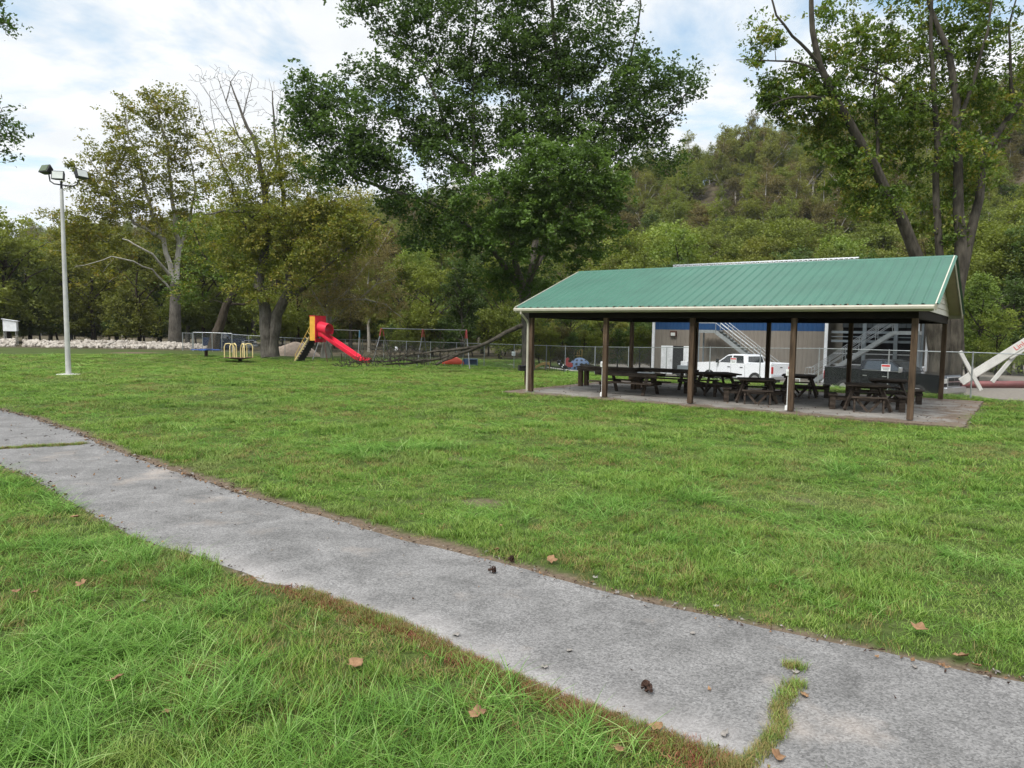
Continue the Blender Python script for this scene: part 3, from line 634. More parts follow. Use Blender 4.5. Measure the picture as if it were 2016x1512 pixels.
def blobs(t, f, L, rc, k=1.0):
    rc = rc * .86
    for (cx, cy, rx, ry, off, n) in L:
        c = f(cx, cy, off); s = c.y / FPX; t.blob(c, (rx * s, min((rx + ry) / 2 * s * 1.0, 4.5), ry * s), int(n * k), rc)
blobs(t, f, [(770, 30, 85, 90, 0, 34), (860, 60, 90, 110, 0, 40), (700, 20, 35, 50, 0, 8), (640, 205, 55, 55, -2, 20), (690, 255, 100, 60, -3, 40), (610, 235, 40, 55, -3, 16), (600, 160, 22, 28, -2.5, 6), (650, 330, 60, 35, -3, 16), (740, 330, 70, 45, -3, 22), (760, 170, 80, 60, -1, 30), (850, 210, 90, 90, -1, 46), (960, 60, 90, 110, 0, 46), (950, 240, 70, 80, -1, 24), (1060, 30, 100, 110, 1, 50), (1060, 190, 80, 90, 1, 34), (1160, 60, 100, 100, 1, 48), (1180, 190, 110, 90, 1, 56), (1270, 190, 85, 75, 0, 36), (1335, 165, 48, 38, -1, 16), (1250, 290, 85, 60, 0, 30), (1310, 300, 30, 30, 0, 6), (860, 330, 80, 45, -2, 16), (1010, 320, 60, 50, 0, 12), (930, -60, 130, 90, 0, 30), (1120, -80, 140, 90, 0, 30)], 1.35)
blobs(t, f, [(780, 395, 60, 24, -2.2, 12), (870, 410, 80, 40, -2.5, 22), (920, 470, 70, 50, -1.5, 22), (990, 545, 70, 45, -1, 18), (1060, 560, 60, 45, 1.5, 14), (1000, 480, 60, 60, 1.5, 14), (830, 460, 60, 30, -1, 14), (720, 300, 70, 40, -2, 16), (920, 160, 70, 60, 0, 20), (1040, 240, 90, 60, 0, 40), (1120, 280, 90, 50, 0, 36), (880, 270, 80, 50, -1, 26), (1000, 130, 70, 60, 0, 24), (1110, 130, 80, 70, 1, 30)], 1.3)
n_main = len(t.cl)
blobs(t, f, [(980, 390, 90, 60, -5, 60), (1070, 350, 90, 60, -5.5, 60), (1150, 360, 80, 60, -5, 50), (1200, 400, 45, 70, -4, 26), (1090, 430, 110, 60, -4.5, 64), (1000, 460, 90, 50, -4, 40), (1130, 480, 80, 50, -3, 34), (1050, 300, 60, 40, -4.5, 16), (1160, 300, 50, 40, -4, 16)], .8)
t.connect(thin=1.0)
tr = thing('maple_tree', 'tallest tree, large dark green maple rising behind the left end of the pavilion', 'tree', (0, 0, 0))
t.wood('trunk', M['bark'], tr)
al = t.cl; t.cl = al[:n_main]; t.leaves('crown', LM['maple'], tr, 125, .235, tint=(0, .95)); 
t.cl = al[n_main:]; t.leaves('crown', LM['maple_lit'], tr, 120, .21, tint=(0, .8)); t.cl = al
# --- forked tree on the right
b2 = aty(1862, 735, 37.5); f = T(37.5); t = Tree(23)
gb = Vector((b2.x, 37.5, -0.9))
t.limb([gb - Vector((.35, 0, 0))] + seg(f, [(1855, 690), (1852, 640), (1858, 590)]), .52, .42, .05, .8)
t.limb([gb + Vector((.35, 0.1, 0))] + seg(f, [(1879, 690), (1878, 640), (1880, 590), (1888, 530)]), .55, .38, .05, .8)
t.limb([gb + Vector((-.35, .3, .0))] + seg(f, [(1846, 700, .3), (1838, 640, .3), (1826, 570, .3), (1803, 500, .3), (1775, 430, .2), (1742, 370, 0), (1700, 290, -.3), (1662, 222, -.5), (1640, 190, -.6), (1614, 128, -.8), (1600, 60, -.8), (1597, 0, -1), (1600, -80, -1)]), .46, .09, .05)
t.limb(seg(f, [(1858, 620), (1852, 540, .2), (1846, 440, .4), (1842, 340, .4), (1843, 250, .2), (1838, 180, 0), (1832, 60, 0), (1835, -60, 0)]), .24, .07, .06)
t.limb(seg(f, [(1888, 545), (1890, 450), (1886, 380), (1885, 290), (1884, 200), (1870, 110), (1850, 60), (1832, 15), (1815, -70)]), .32, .08, .06)
t.limb(seg(f, [(1888, 560), (1908, 470, .3), (1928, 390, .5), (1935, 300, .8), (1965, 262, 1), (2000, 215, 1.2), (2060, 150, 1.4), (2110, 60, 1.5)]), .30, .07, .06)
t.limb(seg(f, [(1742, 370, 0), (1725, 320, .6), (1728, 270, .9), (1720, 190, 1), (1728, 120, 1)]), .14, .04, .08)
t.limb(seg(f, [(1645, 200, -.6), (1600, 190, -1), (1560, 192, -1.3), (1520, 205, -1.6)]), .11, .03, .08)
t.limb(seg(f, [(1614, 128, -.8), (1590, 100, -1.4), (1560, 70, -1.8), (1528, 30, -2), (1515, -20, -2)]), .10, .04, .08)
t.limb(seg(f, [(1614, 140, -.8), (1560, 120, -.2), (1500, 118, .2), (1450, 118, .3)]), .07, .02, .08)
t.limb(seg(f, [(1838, 220, .1), (1790, 180, .3), (1740, 150, .4), (1690, 130, .4)]), .10, .03, .08)
t.limb(seg(f, [(1885, 250), (1920, 150, -.4), (1945, 60, -.6), (1960, -40, -.8)]), .12, .04, .08)
t.limb(seg(f, [(2000, 215, 1.2), (1990, 120, 1), (1985, 50, 1), (2005, -20, 1)]), .10, .03, .1)
t.limb([gb, gb + Vector((0, 0, .6))], 1.0, .72, 0, .5)
f0_ = f; f = lambda x, y, o=0.0: f0_(x, y, o + 1.3)
blobs(t, f, [(1500, 90, 45, 50, -1.5, 16), (1560, 180, 75, 45, -1.2, 36), (1530, 210, 45, 28, -1.5, 12), (1620, 140, 70, 60, -.8, 34), (1700, 90, 70, 80, 0, 40), (1640, 260, 60, 45, -.5, 26), (1690, 330, 60, 55, -.2, 30), (1700, 200, 70, 60, .3, 30), (1790, 120, 75, 90, .3, 50), (1760, 260, 70, 60, .2, 34), (1690, 390, 40, 28, 0, 10), (1870, 60, 70, 90, 0, 44), (1880, 200, 70, 70, -.3, 40), (1950, 90, 70, 80, -.5, 34), (1960, 210, 70, 70, .5, 36), (1920, 310, 60, 50, 0, 22), (1850, 330, 55, 55, -.6, 22), (1900, 380, 50, 40, -.3, 16), (1870, 440, 40, 36, -.6, 12), (2040, 150, 60, 100, 1, 30), (1750, 410, 36, 30, 0, 8), (1780, 0, 110, 70, 0, 24), (1930, -40, 100, 70, 0, 24), (1640, 30, 60, 60, -1, 10), (1865, 480, 30, 30, -.5, 8), (1780, 330, 40, 40, .3, 10), (1660, 330, 60, 50, -1.5, 24), (1720, 400, 60, 40, -1.8, 20), (1600, 240, 60, 40, -1, 16), (1780, 220, 60, 70, -1, 24), (1650, 200, 60, 50, -1.6, 20), (1820, 420, 50, 40, .5, 14), (1900, 300, 50, 50, -2, 16)], .75, 1.0)
t.connect(thin=1.1)
tr = thing('walnut_tree', 'big many-stemmed tree with yellowing leaves behind the right gable of the pavilion', 'tree')
t.wood('trunk', M['bark_mid'], tr); t.leaves('crown', LM['walnut'], tr, 74, .215, tint=(0, 1), asp=.5, droop=1.2)
# --- sycamore at left
b3 = Vector((aty(345, 668, 79).x, 79, -.3)); f = T(79); t = Tree(31)
t.limb(seg(f, [(345, 560), (344, 545)]), .42, .40, .05, 1)
t.limb(seg(f, [(344, 575), (335, 520, 0), (322, 470, 0), (300, 420, 0), (285, 370, 0), (268, 310, 0), (250, 250, 0), (245, 210)]), .34, .06, .2)
t.limb(seg(f, [(345, 575), (350, 500, 1), (345, 430, 1), (335, 350, 1), (330, 280, 1), (310, 220), (300, 190)]), .38, .06, .2)
t.limb(seg(f, [(340, 575), (300, 530, -2), (262, 515, -4), (220, 505, -5), (188, 516, -5), (150, 524, -5)]), .12, .025, .15)
t.limb(seg(f, [(338, 550), (300, 500, -3), (262, 480, -4), (240, 470, -4)]), .18, .05, .15)
t.limb(seg(f, [(322, 470), (265, 440, -1), (240, 400, -1), (195, 340, -1), (170, 300, -1)]), .22, .05, .2)
t.limb(seg(f, [(350, 500, 1), (375, 430, 1), (385, 370, 1), (370, 300, 1), (365, 240, 1)]), .2, .05, .2)
tr = thing('sycamore_tree', 'pale-barked sycamore with white limbs behind the tall light pole', 'tree')
blobs(t, f, [(275, 240, 60, 60, 0, 26), (330, 240, 55, 60, 0, 26), (370, 270, 40, 60, 1, 18), (230, 320, 60, 60, -1, 34), (300, 330, 70, 60, 0, 40), (370, 360, 50, 60, 1, 26), (190, 380, 50, 50, -1, 26), (260, 410, 70, 45, -1, 34), (340, 430, 60, 50, 0, 30), (180, 450, 60, 40, -1.5, 26), (130, 470, 45, 45, -1, 18), (120, 430, 30, 25, -1, 6), (230, 490, 60, 30, -1, 16), (160, 350, 25, 40, -1, 8), (205, 540, 70, 30, -1, 16), (310, 200, 25, 22, 0, 5), (220, 240, 22, 22, 0, 4)], 1.35, 1.3)
t.connect(thin=1.2, tip=.01); t.wood('limbs', M['barkpale'], tr); t.tubes = [([b3 - Vector((0, 0, .3)), b3 + Vector((0, 0, 2.2)), f(345, 598), f(344, 556)], [.85, .66, .56, .44], 9)]
t.wood('trunk', M['bark'], tr); t.leaves('crown', LM['syc'], tr, 66, .30, tint=(0, 1))
# --- two-stemmed ash beside the slide
b4 = ong(530, 693); D4 = min(b4.y, 60.5); b4 = aty(530, 693, D4); f = T(D4); t = Tree(41)
t.limb([b4 - Vector((-.0, 0, .4))] + seg(f, [(528, 670), (524, 640), (520, 600), (508, 560), (520, 500), (527, 440), (523, 380), (510, 320), (500, 270), (478, 230), (452, 160)]), .70, .04, .12)
t.limb([b4 + Vector((.3, 0, -.4))] + seg(f, [(536, 670), (545, 620), (560, 590), (572, 560), (565, 500, 1), (560, 430, 1), (558, 380, 1), (545, 300, 1), (540, 230, 1), (536, 180, 1)]), .62, .04, .12)
t.limb(seg(f, [(560, 590), (600, 565, -1), (640, 525, -2), (675, 495, -2.5), (720, 460, -3), (745, 430, -3)]), .3, .05, .15)
t.limb(seg(f, [(527, 440), (480, 415, -1), (440, 415, -1.5), (400, 422, -1.5)]), .2, .04, .15)
t.limb(seg(f, [(565, 500, 1), (610, 430, 0), (640, 400, -.5), (690, 385, -1)]), .2, .04, .15)
t.limb(seg(f, [(510, 320), (470, 270, -.5), (445, 200, -.5), (428, 150, -.5)]), .1, .02, .06)
for L_ in ([(470, 270, -.5), (430, 215), (395, 165)], [(445, 200, -.5), (455, 160), (470, 138)], [(478, 230), (490, 180), (497, 145)], [(523, 380), (540, 280), (548, 200)], [(440, 330, .5), (420, 240, .5), (412, 180, .5)], [(575, 260, -.5), (590, 210), (600, 180)]): t.limb(seg(f, L_), .05, .015, .05)
t.limb(seg(f, [(523, 380), (545, 320, -.5), (560, 250, -.5), (575, 200, -.5)]), .12, .02, .15)
t.limb(seg(f, [(500, 500), (480, 440, .5), (440, 330, .5), (405, 260, .5), (390, 200)]), .14, .02, .15)
n_b = len(t.cl)
blobs(t, f, [(420, 170, 60, 45, 0, 26), (480, 200, 60, 60, 0, 26), (550, 200, 60, 50, 0, 22), (400, 250, 40, 40, 0, 12), (430, 230, 60, 60, 0, 20), (500, 270, 60, 60, 0, 20), (440, 150, 50, 22, 0, 18)], .25, 2.4)
nbare = len(t.cl)
blobs(t, f, [(460, 300, 60, 50, 0, 20), (470, 370, 60, 50, 0, 26), (570, 300, 60, 60, 0, 22), (600, 360, 60, 50, -1, 26), (500, 440, 80, 50, 0, 40), (590, 430, 80, 50, -1, 44), (670, 410, 60, 45, -1.5, 30), (700, 460, 55, 40, -2.5, 26), (640, 490, 70, 45, -2, 36), (560, 500, 70, 50, 0, 40), (480, 510, 60, 50, 0, 26), (440, 460, 50, 50, 0, 16), (600, 550, 60, 30, -1, 14), (500, 570, 50, 30, -1, 12), (640, 440, 70, 40, -1, 20), (540, 350, 50, 50, 0, 16)], 1.1, 1.7)
t.connect(thin=.8, tip=.011, curl=.03, bias=1.2)
tr = thing('ash_tree', 'two-stemmed yellowing tree with bare top twigs beside the merry-go-round', 'tree')
t.wood('trunk', M['bark'], tr); al = t.cl; t.cl = al[nbare:]; t.leaves('crown', LM['ash'], tr, 80, .23, tint=(0, 1), asp=.5)
# --- leaning dark trunk left of it
b5 = ong(418, 690); f = T(b5.y); t = Tree(45)
t.limb([b5 - Vector((0, 0, .4))] + seg(f, [(424, 660), (436, 630), (446, 600), (462, 575), (468, 530), (450, 480)]), .6, .2, .1)
t.limb(seg(f, [(446, 600), (480, 600), (510, 575), (540, 560)]), .16, .05, .1); t.limb(seg(f, [(462, 575), (430, 540), (400, 500), (380, 450)]), .2, .05, .1)
blobs(t, f, [(430, 500, 70, 50, 0, 34), (400, 450, 50, 50, 0, 20), (480, 540, 50, 40, 0, 20), (380, 560, 50, 40, 0, 18), (450, 430, 50, 40, 0, 20)], 1.2)
t.connect(thin=1.2); tr = thing('leaning_tree', 'dark leaning trunk with dull green leaves behind the blue spinner', 'tree')
t.wood('trunk', M['barkdark'], tr); t.leaves('crown', LM['walnut'], tr, 70, .26)
# --- wispy tan tree behind the slide
b6 = aty(641, 697, 64); f = T(64); t = Tree(51)
t.limb([Vector((b6.x, b6.y, -.8))] + seg(f, [(644, 670), (645, 640), (648, 610), (660, 560), (672, 500), (680, 450)]), .5, .05, .1)
for L_ in ([(645, 640), (690, 600, -1), (740, 560, -1), (780, 545, -1)], [(646, 625), (620, 580), (600, 540), (590, 500)], [(648, 610), (700, 550, 1), (740, 500, 1), (770, 450, 1)], [(655, 590), (720, 590, -2), (760, 600, -2), (790, 625, -2)], [(648, 600), (640, 540, -1), (650, 470, -1), (640, 430, -1)]):
    t.limb(seg(f, L_), .14, .03, .15)
blobs(t, f, [(700, 480, 70, 50, 0, 30), (740, 540, 50, 60, -1, 34), (660, 540, 60, 50, -1, 34), (620, 590, 50, 40, 0, 24), (690, 600, 60, 40, -1.5, 34), (760, 600, 40, 35, -2, 18), (620, 500, 40, 40, 0, 14)], 1.0, 1.3)
t.connect(thin=1.3); tr = thing('tan_tree', 'low spreading tan-leaved tree with pale bare branches behind the red slide', 'tree')
t.wood('trunk', M['barkpale'], tr); t.leaves('crown', LM['tan'], tr, 60, .19, asp=.4)
# --- the tree whose branch tips reach in at the upper left
f = T(15); t = Tree(61)
tx = aty(-330, 700, 15); t.limb([Vector((tx.x, 15, -.1))] + seg(f, [(-325, 500), (-320, 300), (-300, 100), (-290, -100)]), .35, .15, .06)
t.limb(seg(f, [(-318, 280), (-200, 190), (-90, 195), (-10, 250)]), .09, .02, .05); t.limb(seg(f, [(-305, 120), (-200, 20), (-80, -20), (0, 10)]), .09, .02, .05)
blobs(t, f, [(-60, 240, 70, 45, 0, 46), (18, 262, 34, 22, 0, 26), (6, 220, 22, 30, 0, 14), (4, 305, 22, 14, 0, 8), (4, 25, 26, 38, 0, 22), (22, 50, 14, 10, 0, 5), (-120, 20, 80, 70, 0, 44), (-230, 160, 120, 160, 0, 90), (-320, 0, 140, 150, 0, 60)], .26)
t.connect(thin=.6); tr = thing('near_tree', 'nearest tree, only its dark leaf sprigs reach in at the top left corner', 'tree')
t.wood('trunk', M['bark'], tr); t.leaves('crown', LM['maple'], tr, 11, .09, tint=(0, .8), asp=.5, droop=.6)

# --- woodland prototypes, copied or instanced
def proto_tree(name, seed, h, wd, mt, lean=0, ncl=70, per=70, leaf=.36, rc=1.2, bark='barkdark', low=.25, pale=None):
    t = Tree(seed); r = t.r
    top = (r.uniform(-.5, .5), r.uniform(-.5, .5), h * .93)
    t.limb([(0, 0, -1.0), (.1, 0, h * .25), (r.uniform(-.3, .3), r.uniform(-.3, .3), h * .55), top], h * .022, .05, .15, 1.2)
    for k in range(6):
        z0 = h * r.uniform(.25, .6); a = r.uniform(0, 6.28); R_ = wd * r.uniform(.5, .8); z1 = z0 + h * r.uniform(.12, .3)
        t.limb([(0, 0, z0), (cos(a) * R_ * .5, sin(a) * R_ * .5, z0 + (z1 - z0) * .6), (cos(a) * R_, sin(a) * R_, z1)], h * .009, .04, .15, 1.2)
    nl = 7
    for k in range(nl):
        a = r.uniform(0, 6.28); zz = h * r.uniform(low, .85); q = 1 - abs(zz / h - .55) * .9; d = wd * .55 * q * r.uniform(.3, 1)
        t.blob((cos(a) * d, sin(a) * d, zz), (wd * .48, wd * .48, h * .15), ncl // nl, rc, .2)
    t.blob((0, 0, h * .85), (wd * .35, wd * .35, h * .13), ncl // nl, rc, .2)
    t.connect(thin=1.3)
    root = thing(name, None, None)
    t.wood('trunk', M[bark], root); t.leaves('crown', mt, root, int(per * 2.1), leaf * .68)
    return root
PT_ = [proto_tree('woodland_tree', 100 + i, h, wd, WM['mid'], ncl=n, per=p, leaf=lf, rc=rc, bark=bk, low=lo) for i, (h, wd, n, p, lf, rc, bk, lo) in enumerate([
    (14, 5.0, 90, 70, .40, 1.35, 'barkdark', .22), (16, 4.4, 84, 64, .38, 1.25, 'bark', .3), (12, 5.2, 90, 70, .40, 1.3, 'barkdark', .2), (17, 4.2, 84, 56, .36, 1.15, 'barkpale', .32), (13, 4.0, 70, 70, .38, 1.2, 'bark', .15)])]
def remove_tree(o):
    for c in kids(o): remove_tree(c)
    bpy.data.objects.remove(o)
def plant(proto, x, y, z, sc, rz, mkey, name, label, group, szz=1.0):
    src = PT_[proto]; c = src.copy(); COL.objects.link(c); c.name = name; c.location = (x, y, z); c.scale = (sc, sc, sc * szz); c.rotation_euler[2] = rz
    tag(c, label, 'tree', group)
    for ch in kids_of[proto]:
        k = ch.copy(); COL.objects.link(k); k.parent = c; k.name = ch.name.split('.')[0]
        if ch.name.startswith('crown'): k.material_slots[0].link = 'OBJECT'; k.material_slots[0].material = WM[mkey]
    return c
kids_of = [kids(p) for p in PT_]
DESC = {'dark': 'dark green', 'mid': 'mid green', 'lime': 'yellow-green', 'olive': 'olive', 'brown': 'brownish'}
ORD = ['first', 'second', 'third', 'fourth', 'fifth', 'sixth', 'seventh', 'eighth', 'ninth', 'tenth', 'eleventh', 'twelfth', 'thirteenth', 'fourteenth', 'fifteenth', 'sixteenth', 'seventeenth', 'eighteenth', 'nineteenth', 'twentieth']
def ordn(i): return ORD[i] if i < 20 else ('twenty-' + ORD[i - 20] if i < 29 else ('thirtieth' if i == 29 else 'thirty-' + ORD[i - 30]))
def ypx(v, Y): return None
def plant_row(rows, place, group, name='woodland_tree'):
    """rows: (px x, px y of the crown top, distance, proto, colour)"""
    rows = sorted(rows); rr = random.Random(len(rows))
    for i, (px, py, Y, pr, mk) in enumerate(rows):
        p = aty(px, 700, Y); z = float(gz(p.x, Y)); top = aty(px, py, Y).z; h = [14, 16, 12, 17, 13][pr]
        sc = (top - z) / h; 
        plant(pr, p.x, Y, z - .1, max(sc, .25), rr.uniform(0, 6.28), mk, name, '%s tree %s, %s from the left' % (DESC[mk], place, ordn(i)), group)
# riverside trees behind the rock bank, left
plant_row([(-60, 380, 84, 0, 'mid'), (18, 415, 87, 2, 'mid'), (60, 470, 92, 0, 'mid'), (100, 470, 100, 1, 'lime'), (140, 440, 96, 4, 'olive'), (185, 430, 92, 0, 'olive'), (230, 450, 100, 2, 'olive'), (275, 470, 90, 0, 'olive'), (315, 450, 96, 1, 'dark'), (370, 430, 92, 4, 'olive'), (405, 470, 88, 2, 'mid'), (450, 440, 96, 0, 'mid'), (500, 430, 92, 1, 'olive'), (20, 500, 90, 4, 'dark'), (-30, 460, 88, 2, 'mid')], 'behind the white rock bank', 'riverside trees behind the rock bank')
plant_row([(545, 480, 84, 0, 'mid'), (590, 500, 80, 2, 'mid'), (575, 420, 100, 0, 'olive'), (640, 430, 96, 1, 'olive'), (690, 470, 92, 4, 'brown'), (725, 500, 84, 3, 'olive'), (745, 430, 110, 0, 'brown'), (790, 495, 84, 4, 'mid'), (815, 480, 92, 0, 'lime'), (850, 520, 74, 2, 'mid'), (870, 450, 100, 1, 'mid'), (910, 500, 72, 4, 'dark'), (950, 480, 84, 2, 'dark'), (985, 500, 70, 0, 'mid')], 'behind the middle of the wire fence', 'trees behind the middle of the fence')
plant_row([(1010, 520, 84, 2, 'mid'), (1060, 545, 78, 0, 'dark'), (1105, 560, 84, 4, 'olive'), (1150, 560, 80, 2, 'mid'), (1195, 550, 76, 0, 'dark'), (1235, 540, 84, 1, 'mid'), (1262, 580, 78, 4, 'dark')], 'seen left of the blue and tan building', 'trees left of the metal building')
# low undergrowth that closes the view between the trunks
plant_row([(px, 590 + 22 * sin(px * .7), 96 + 4 * sin(px), [2, 4][i % 2], ['dark', 'mid', 'dark', 'olive'][i % 4]) for i, px in enumerate(range(-90, 780, 34))], 'low in the shade between the riverside trunks', 'low bushy trees between the riverside trunks', 'bushy_tree')
plant_row([(px, 618 + 16 * sin(px * .9), 74 + 3 * sin(px), [4, 2][i % 2], ['dark', 'mid', 'olive', 'dark'][i % 4]) for i, px in enumerate(range(770, 1290, 32))], 'low behind the fence and fallen limb', 'low bushy trees behind the fence', 'bushy_tree')
plant_row([(px, 648 + 12 * sin(px * 1.3), 60 + 1.5 * sin(px), [4, 2][i % 2], ['dark', 'olive', 'mid', 'brown'][i % 4]) for i, px in enumerate(range(1040, 1285, 22))], 'in the brush left of the building', 'brush beyond the fence', 'bush')
# right edge
plant_row([(1925, 528, 52, 4, 'lime'), (1965, 600, 50, 2, 'lime'), (1905, 610, 56, 2, 'lime'), (1950, 440, 66, 0, 'mid'), (2010, 460, 64, 1, 'dark'), (1990, 540, 60, 2, 'dark'), (2060, 420, 62, 0, 'dark'), (2110, 450, 58, 2, 'mid'), (1900, 430, 80, 0, 'mid'), (1985, 380, 86, 1, 'mid'), (2050, 370, 90, 0, 'mid')], 'beyond the crane boom at the right', 'trees beyond the crane boom')
# foot of the hill
rr = random.Random(77); rows = []
for px in range(1215, 1900, 24):
    rows.append((px + rr.uniform(-8, 8), 455 + rr.uniform(-28, 32), 112 + rr.uniform(-10, 14), rr.choice([0, 2, 4, 0]), rr.choice(['mid', 'lime', 'mid', 'olive', 'lime', 'lime', 'mid'])))
plant_row(rows, 'in the row along the foot of the hill', 'trees along the foot of the hill')
rows = []
for px in range(1225, 1830, 31):
    rows.append((px + rr.uniform(-8, 8), 505 + rr.uniform(-18, 18), 92 + rr.uniform(-5, 8), rr.choice([0, 2, 4]), rr.choice(['mid', 'lime', 'mid', 'dark', 'olive'])))
plant_row(rows, 'directly behind the metal building and green roof', 'trees directly behind the metal building')
# hillside wood: one mass, instanced
hc = bpy.data.collections.new('hill sources'); hk = 0
for k, (pr, mk) in enumerate([(0, 'mid'), (1, 'olive'), (2, 'dark'), (3, 'olive'), (4, 'mid'), (3, 'brown'), (0, 'brown'), (1, 'mid'), (3, 'mid')]):
    b = MB(); ch = {c.name.split('.')[0]: c for c in kids_of[pr]}
    mw = ch['trunk'].data.copy(); mw.materials.clear(); mw.materials.append(M['barkpale' if k % 2 else 'bark_ivory']); ml = ch['crown'].data.copy(); ml.materials.clear(); ml.materials.append(WM[mk])
    # join trunk and crown meshes into one instance source
    bmj = bmesh.new(); bmj.from_mesh(ml); 
    nf = len(bmj.faces); bmj.from_mesh(mw); bmj.faces.ensure_lookup_table()
    for i in range(nf, len(bmj.faces)): bmj.faces[i].material_index = 1
    mj = bpy.data.meshes.new('hill_tree_%d' % k); bmj.to_mesh(mj); bmj.free(); mj.materials.append(WM[mk]); mj.materials.append(M['barkpale' if k % 2 else 'bark_ivory'])
    o = bpy.data.objects.new('h_%d' % k, mj); hc.objects.link(o)
n = 46000; hx = rng.uniform(-420, 420, n); hy = rng.uniform(95, 560, n); cd, ch_, sg = crest_dist(hx, hy)
k = (cd < np.where(sg > 0, 22, 125)) & (np.abs(hx / hy) < 1.05) & (np.hypot(hx, hy) > 112)
hx, hy, cd = hx[k], hy[k], cd[k]; dist = np.hypot(hx, hy); kk = rng.uniform(0, 1, len(hx)) < np.clip((150 / dist) ** 1.3, 0, 1) * .62; hx, hy, cd = hx[kk], hy[kk], cd[kk]; n = len(hx)
hi = rng.integers(0, 9, n); up_ = cd < 70; hi = np.where(up_ & (rng.uniform(0, 1, n) < .45), rng.choice([3, 5, 8, 1], n), hi); hi = np.where(~up_ & (rng.uniform(0, 1, n) < .5), rng.choice([0, 4, 7, 2], n), hi)
hs = rng.uniform(.55, 1.0, n) * (1 - .1 * (cd < 60)) * np.where(np.hypot(hx, hy) > 260, 1.2, 1)
print('hill trees', n)
instancer('hillside_wood', np.stack([hx, hy, gz(hx, hy) - .3], -1), np.stack([0 * hx, 0 * hx, rng.uniform(0, 6.28, n)], -1), np.stack([hs, hs, hs * rng.uniform(.9, 1.2, n)], -1), hi, hc, 'mixed green and brown wood covering the hillside', 'wood')
for p in PT_: remove_tree(p)

def rebase(root, loc):
    """put the Empty at the thing's base, leaving its parts where they are"""
    loc = Vector(loc); root.location = loc
    def go_(o):
        for c in kids(o):
            if c.type == 'MESH': c.data.transform(Matrix.Translation(-loc))
            go_(c)
    go_(root)
for o_ in list(bpy.data.objects):
    if o_.parent is None and o_.name.split('.')[0] in ('maple_tree', 'walnut_tree', 'sycamore_tree', 'ash_tree', 'leaning_tree', 'tan_tree', 'near_tree'):
        rebase(o_, {'maple_tree': base, 'walnut_tree': gb, 'sycamore_tree': b3, 'ash_tree': b4, 'leaning_tree': b5, 'tan_tree': Vector((b6.x, b6.y, -.5)), 'near_tree': Vector((tx.x, 15, 0))}[o_.name.split('.')[0]])
E=thing
# ------------------------------------------------------------------ pavilion
M['roof'] = mat('green painted metal roofing', (.030, .112, .075), .5, .0, .10, .9, spec=.5)
M['siding'] = mat('pale vinyl siding', (.58, .56, .50), .6, 0, .06, 2)
M['soffit'] = mat('tan soffit board', (.34, .29, .20), .7, 0, .1, 2)
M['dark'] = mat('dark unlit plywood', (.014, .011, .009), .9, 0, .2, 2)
def slab_mat():
    m, n, b = new_mat('stained concrete with leaf litter'); N = n.nodes; L = n.links.new
    tc = N.new('ShaderNodeTexCoord'); 
    def noise(s, d=8, r=.65):
        q = N.new('ShaderNodeTexNoise'); q.inputs['Scale'].default_value = s; q.inputs['Detail'].default_value = d; q.inputs['Roughness'].default_value = r; L(tc.outputs['Object'], q.inputs['Vector']); return q.outputs['Fac']
    a = N.new('ShaderNodeValToRGB'); e = a.color_ramp.elements; e[0].position = .36; e[0].color = (.13, .12, .11, 1); e[1].position = .62; e[1].color = (.27, .255, .23, 1); L(noise(.7), a.inputs[0])
    lit = N.new('ShaderNodeValToRGB'); e = lit.color_ramp.elements; e[0].position = .35; e[0].color = (.05, .034, .024, 1); e[1].position = .68; e[1].color = (.21, .155, .11, 1); L(noise(12, 10, .8), lit.inputs[0])
    at = N.new('ShaderNodeAttribute'); at.attribute_name = 'litter'
    ad = N.new('ShaderNodeMath'); ad.operation = 'ADD'; L(at.outputs['Fac'], ad.inputs[0]); L(noise(1.6, 8, .7), ad.inputs[1])
    rr = N.new('ShaderNodeValToRGB'); e = rr.color_ramp.elements; e[0].position = .62; e[0].color = (0, 0, 0, 1); e[1].position = .74; e[1].color = (1, 1, 1, 1); L(ad.outputs[0], rr.inputs[0])
    mx = N.new('ShaderNodeMix'); mx.data_type = 'RGBA'; L(rr.outputs[0], mx.inputs['Factor']); L(a.outputs[0], mx.inputs['A']); L(lit.outputs[0], mx.inputs['B']); L(mx.outputs['Result'], b.inputs['Base Color'])
    b.inputs['Roughness'].default_value = .9; bp = N.new('ShaderNodeBump'); bp.inputs['Strength'].default_value = .4; bp.inputs['Distance'].default_value = .015; L(noise(14, 9, .8), bp.inputs['Height']); L(bp.outputs[0], b.inputs['Normal'])
    return m
pv = thing('pavilion', 'open picnic pavilion with green metal roof on brown wooden posts', 'pavilion', PO, PRZ)
# slab: gridded top so the litter attribute can vary
sx = np.linspace(SL[0], SL[1], 120); sy = np.linspace(SL[2], SL[3], 80); rs_ = random.Random(3)
V = [(x + (rs_.uniform(-.05, .05) if i in (0, 119) else 0), y + (rs_.uniform(-.06, .06) if j in (0, 79) else 0), .045) for j, y in enumerate(sy) for i, x in enumerate(sx)]
Fq = [(j * 120 + i, j * 120 + i + 1, (j + 1) * 120 + i + 1, (j + 1) * 120 + i) for j in range(79) for i in range(119)]
so_ = link_mesh('slab', V, Fq, slab_mat(), pv)
lt = np.array(V); lit = .32 * sst(1.0, .0, lt[:, 1] - SL[2] + .25 * snoise(lt[:, 0], lt[:, 1], .6)) + .22 * sst(1.1, .2, lt[:, 0] - SL[0]) + .20 * sst(2.2, .1, SL[1] - lt[:, 0] + .5 * snoise(lt[:, 0], lt[:, 1], .8)) + .28 * sst(1.2, .3, SL[3] - lt[:, 1]) + .05
